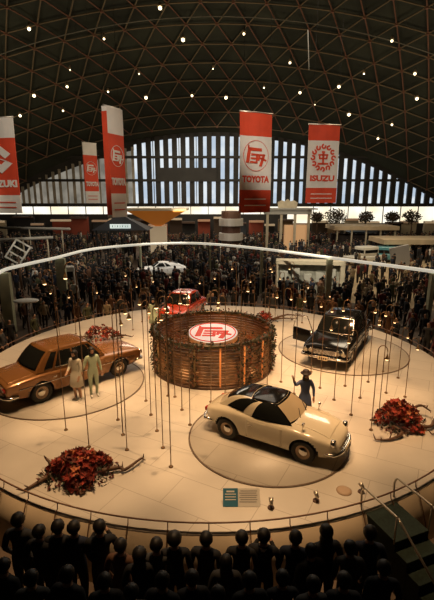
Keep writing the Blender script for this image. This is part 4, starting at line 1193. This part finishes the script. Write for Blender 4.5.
# funnel canopy on a white column, orange light put into their emission
Y1 = 52.0; a = P(158, 214, Y1); s = Y1/430*1.03
ft = thing('funnel_canopy', 'orange lit funnel shaped canopy on a pale column in the hall', 'canopy', (a.x, Y1, 0))
zt_ = P(158, 210, Y1).z; zb2 = P(158, 226, Y1).z; hw = 27*s
bm = nb()
vv = [bm.verts.new(q) for q in ((-hw, -2.2, zt_), (hw, -2.2, zt_), (hw, 2.2, zt_), (-hw, 2.2, zt_))]; ww = [bm.verts.new(q) for q in ((-.35, -.3, zb2), (.35, -.3, zb2), (.35, .3, zb2), (-.35, .3, zb2))]
for i in range(4): bm.faces.new((vv[i], vv[(i+1) % 4], ww[(i+1) % 4], ww[i]))
bm.faces.new(vv); bm.faces.new(ww[::-1]); bmesh.ops.recalc_face_normals(bm, faces=bm.faces)
obj('canopy', bm, mat('orange_lit_canopy', (.60, .22, .03), .6, emis=(1, .30, .04), estr=.16), ft)
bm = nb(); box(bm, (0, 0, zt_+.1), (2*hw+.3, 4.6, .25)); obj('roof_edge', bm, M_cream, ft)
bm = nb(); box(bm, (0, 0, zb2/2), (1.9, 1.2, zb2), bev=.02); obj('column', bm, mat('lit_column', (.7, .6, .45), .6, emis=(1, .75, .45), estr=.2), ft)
# dark pyramid stall with a white text strip
Y1 = 46.5; a = P(125, 235, Y1)
pt = thing('pyramid_stall', 'dark pyramid roofed stall with a small white sign left of the orange canopy', 'stall', (a.x, Y1, 0))
zt_ = P(120, 214, Y1).z; ze = P(120, 229, Y1).z; bm = nb()
ap = bm.verts.new((-.4, 0, zt_)); rr_ = [bm.verts.new(q) for q in ((-3.0, -2, ze), (2.8, -2, ze), (2.8, 2, ze), (-3.0, 2, ze))]
for i in range(4): bm.faces.new((rr_[i], rr_[(i+1) % 4], ap))
bm.faces.new(rr_[::-1]); obj('roof', bm, mat('slate_roof', (.03, .035, .045), .7), pt)
for sx_ in (-2.6, 2.4): bm = nb(); box(bm, (sx_, -1.6, ze/2), (.15, .15, ze)); obj('post', bm, M_black, pt)
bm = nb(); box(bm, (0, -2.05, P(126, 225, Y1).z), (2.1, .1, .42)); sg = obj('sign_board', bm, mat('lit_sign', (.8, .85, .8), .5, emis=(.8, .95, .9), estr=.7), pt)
bm = nb()
for i in range(7): box(bm, (-.78+i*.26, -2.12, P(126, 225, Y1).z), (.06, .03, .24))
obj('sign_marks', bm, mat('sign_dark', (.03, .08, .06), .6), sg)
# striped tower
Y1 = 54.0
tt = thing('striped_tower', 'cream and dark banded round tower stall below the large right hand banner', 'tower', (P(231, 230, Y1).x, Y1, 0))
zt_ = P(231, 211, Y1).z; n = 6
for i in range(n):
    bm = nb(); rr_ = 1.5 if i % 2 == 0 else 1.2; z0 = zt_*i/n; lathe(bm, [(0, z0), (rr_, z0), (rr_, z0+zt_/n), (0, z0+zt_/n)], 20, smooth=False)
    obj('band', bm, M_white if i % 2 == 0 else mat('tower_dark', (.12, .06, .04), .6), tt)
# pavilion with crest
Y1 = 58.0
pv = thing('pavilion', 'pale pavilion with a fan shaped crest between the two right hand banners', 'pavilion', (P(287, 220, Y1).x, Y1, 0))
ze = P(287, 214, Y1).z; z2 = P(287, 208, Y1).z
bm = nb(); box(bm, (0, 0, (ze+z2)/2), (6.0, 2.4, z2-ze)); box(bm, (0, 0, z2-.1), (7.4, 3, .15)); obj('roof', bm, mat('pavilion_grey', (.42, .42, .38), .6), pv)
bm = nb(); prism(bm, [(-1.2, z2), (1.2, z2), (1.3, z2+.7), (.8, z2+1.0), (.4, z2+.85), (0, z2+1.15), (-.4, z2+.85), (-.8, z2+1.0), (-1.3, z2+.7)], -.15, .15); obj('crest', bm, M_cream, pv)
for sx_ in (-2.7, -.9, .9, 2.7): bm = nb(); box(bm, (sx_, -.9, ze/2), (.3, .3, ze)); obj('post', bm, M_cream, pv)
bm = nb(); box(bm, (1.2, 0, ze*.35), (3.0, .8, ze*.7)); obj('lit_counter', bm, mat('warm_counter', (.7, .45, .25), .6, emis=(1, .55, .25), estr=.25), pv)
# long canopies on the right
for i, (x0, x1, py, Y1, dz, lab) in enumerate(((330, 392, 227, 58, .5, 'long pale flat roofed stall on the right, further of two'), (376, 470, 240, 50, .55, 'long beige flat roofed stall at the right edge'))):
    A, B = P(x0, py, Y1), P(x1, py, Y1); cx = (A.x+B.x)/2; w = B.x-A.x
    ct = thing('flat_roofed_stall', lab, 'stall', (cx, Y1, 0))
    bm = nb(); box(bm, (0, 0, A.z), (w, 5.0, dz), bev=.02); obj('roof', bm, mat('stall_beige', (.60, .47, .30), .6, var=.1, scale=1), ct)
    for k_ in range(5): bm = nb(); box(bm, (-w*.45+w*.9*k_/4, -2.2, A.z/2), (.18, .18, A.z-dz)); obj('post', bm, M_cream, ct)
    bm = nb(); box(bm, (0, 1.0, A.z*.35), (w*.9, .5, A.z*.7)); obj('counter', bm, mat('stall_dark', (.06, .045, .035), .7, var=.4, scale=1), ct)
# slender light beams at the far left
for i, (x0, y0_, x1, y1_, z, lab) in enumerate(((-10, 227.5, 70, 229, 3.6, 'thin pale fascia beam across the far left, upper of two'), (-10, 240.5, 53, 237.5, 3.4, 'thin pale fascia beam across the far left, lower of two'))):
    a, b = at(x0, y0_, z), at(x1, y1_, z)
    t = thing('fascia_beam', lab, 'beam')
    bm = nb(); tube(bm, [a, b], .14, 6); obj('beam', bm, mat('beam_pale', (.55, .55, .50), .6), t)
    for k_ in (0.1, .5, .9): c = a.lerp(b, k_); bm = nb(); tube(bm, [(c.x, c.y, 0), (c.x, c.y, z)], .08, 6); obj('post', bm, M_cream, t)
# pale carpeted aisle on the right
bm = nb(); cv = [bm.verts.new(at(px, py, 0)) for px, py in ((322, 300), (318, 268), (345, 252), (450, 258), (480, 300), (450, 312))]
bm.faces.new(cv); g = bmesh.ops.extrude_face_region(bm, geom=bm.faces[:])
for v in [q for q in g['geom'] if isinstance(q, bmesh.types.BMVert)]: v.co.z += .012
bmesh.ops.recalc_face_normals(bm, faces=bm.faces)
setp(obj('aisle_carpet', bm, mat('aisle_beige', (.42, .32, .19), .8, var=.2, scale=.4)), 'beige carpet of the open aisle on the right behind the stage', 'carpet')
# vehicles among the crowd on the right
def small_vehicle(px, py, Lm, Hm, colr, mname, rz, name, lab):
    q = at(px, py, 0); m = mat(mname, colr, .3, coat=.5)
    t = thing(name, lab, 'vehicle', (q.x, q.y, 0), rz)
    bm = nb(); box(bm, (0, 0, .62), (Lm, 1.7, .62), bev=.10); box(bm, (Lm*.08, 0, Hm*.5+.42), (Lm*.50, 1.5, Hm-.85), bev=.12); obj('body', bm, m, t, True)
    bm = nb(); box(bm, (Lm*.08, 0, Hm-.50), (Lm*.51, 1.42, .34), bev=.03); box(bm, (Lm*.08, 0, Hm-.50), (Lm*.42, 1.54, .34), bev=.03); obj('windows', bm, M_glass, t)
    for wx in (-Lm*.31, Lm*.31):
        for sd in (1, -1): wheel_parts(t, wx, sd*.80, .31, .17, sd)
    OBST.append((q.x, q.y, 2.6, 1.6))
small_vehicle(363, 264, 4.2, 1.9, (.75, .72, .62), 'van_white', R(25), 'van', 'white van standing in the aisle just behind the band on the right')
small_vehicle(390, 262, 4.4, 1.7, (.10, .30, .34), 'car_teal', R(160), 'van', 'teal car to the right of the white van')
small_vehicle(352, 246, 5.0, 2.4, (.16, .22, .30), 'truck_blue', R(8), 'truck', 'blue grey truck behind the white van')
q = at(406, 272, 0); bm = nb(); box(bm, (0, 0, 1.3), (1.8, .3, 2.2), Matrix.Rotation(R(-12), 4, 'Y'), bev=.03)
gp = setp(obj('grey_panel', bm, mat('panel_grey', (.38, .36, .34), .6), loc=(q.x, q.y+1.0, 0)), 'tilted grey display panel to the right of the teal car', 'panel')
q = at(375, 232, 0)
# row of small stalls along the back wall
x = -37.0; i = 0
SC = {'cream': (.45, .38, .26), 'dark brown': (.06, .035, .02), 'dull red': (.30, .06, .03), 'slate': (.07, .08, .09), 'tan': (.28, .19, .10), 'black': (.02, .018, .016)}
while x < 37:
    cn_ = random.choice(list(SC)); w = random.uniform(1.6, 3.4); h = random.uniform(2.6, 4.0)
    yy = 72.6 if i % 2 else 70.6
    t = thing('exhibition_stall', '%s stall in the distant row below the hall windows' % cn_, 'stall', (x+w/2, yy, 0), 0, '%s stalls below the windows' % cn_)
    bm = nb(); box(bm, (0, .3, h/2), (w, .6, h)); obj('back_panel', bm, mat('stall_'+cn_.replace(' ', '_'), SC[cn_], .8), t)
    bm = nb(); box(bm, (0, -.3, h-.15), (w, .8, .3)); obj('header', bm, mat('stall_header_%d' % (i % 3), ((.35, .28, .18), (.10, .06, .04), (.45, .20, .10))[i % 3], .7, emis=(1, .7, .4), estr=(.25, 0, .12)[i % 3]), t)
    bm = nb(); box(bm, (0, -.6, .5), (w*.8, .5, 1.0)); obj('counter', bm, mat('stall_counter', (.16, .11, .07), .7), t)
    x += w+random.uniform(.1, .7); i += 1
# trees near the windows
M_tree = mat('tree_leaf', (.05, .055, .03), .8, col2=(.10, .05, .03), scale=1)
for i, (px, Y1, r_, lab) in enumerate(((336, 66, 1.7, 'dark bushy indoor tree below the wreath emblem banner'), (317, 69, 1.0, 'smaller indoor tree left of the dark bushy one'), (366, 67, 1.1, 'slender indoor tree before the windows on the right'), (392, 64, 1.0, 'low indoor tree near the right end of the windows'), (412, 66, 1.3, 'rightmost indoor tree before the windows'))):
    a = P(px, 217, Y1); t = thing('potted_tree', lab, 'tree', (a.x, Y1, 0))
    bm = nb(); lathe(bm, [(0, 0), (.4, 0), (.5, .6), (0, .6)], 16); obj('pot', bm, M_dkwood, t)
    bm = nb(); tube(bm, [(0, 0, .5), (.1, 0, a.z*.6), (0, 0, a.z)], [.12, .09, .05], 7)
    for k_ in range(5): d = rvec()*r_*.7; d.z = abs(d.z)*.6; tube(bm, [(0, 0, a.z*.75), Vector((0, 0, a.z))+d], [.05, .02], 5)
    obj('trunk', bm, M_dkwood, t)
    bm = nb()
    for k_ in range(500):
        d = rvec()*r_*random.random()**.4; d.z *= .75; leaf(bm, Vector((0, 0, a.z))+d, rvec(), rvec(), .35, .2)
    obj('foliage', bm, M_tree, t)
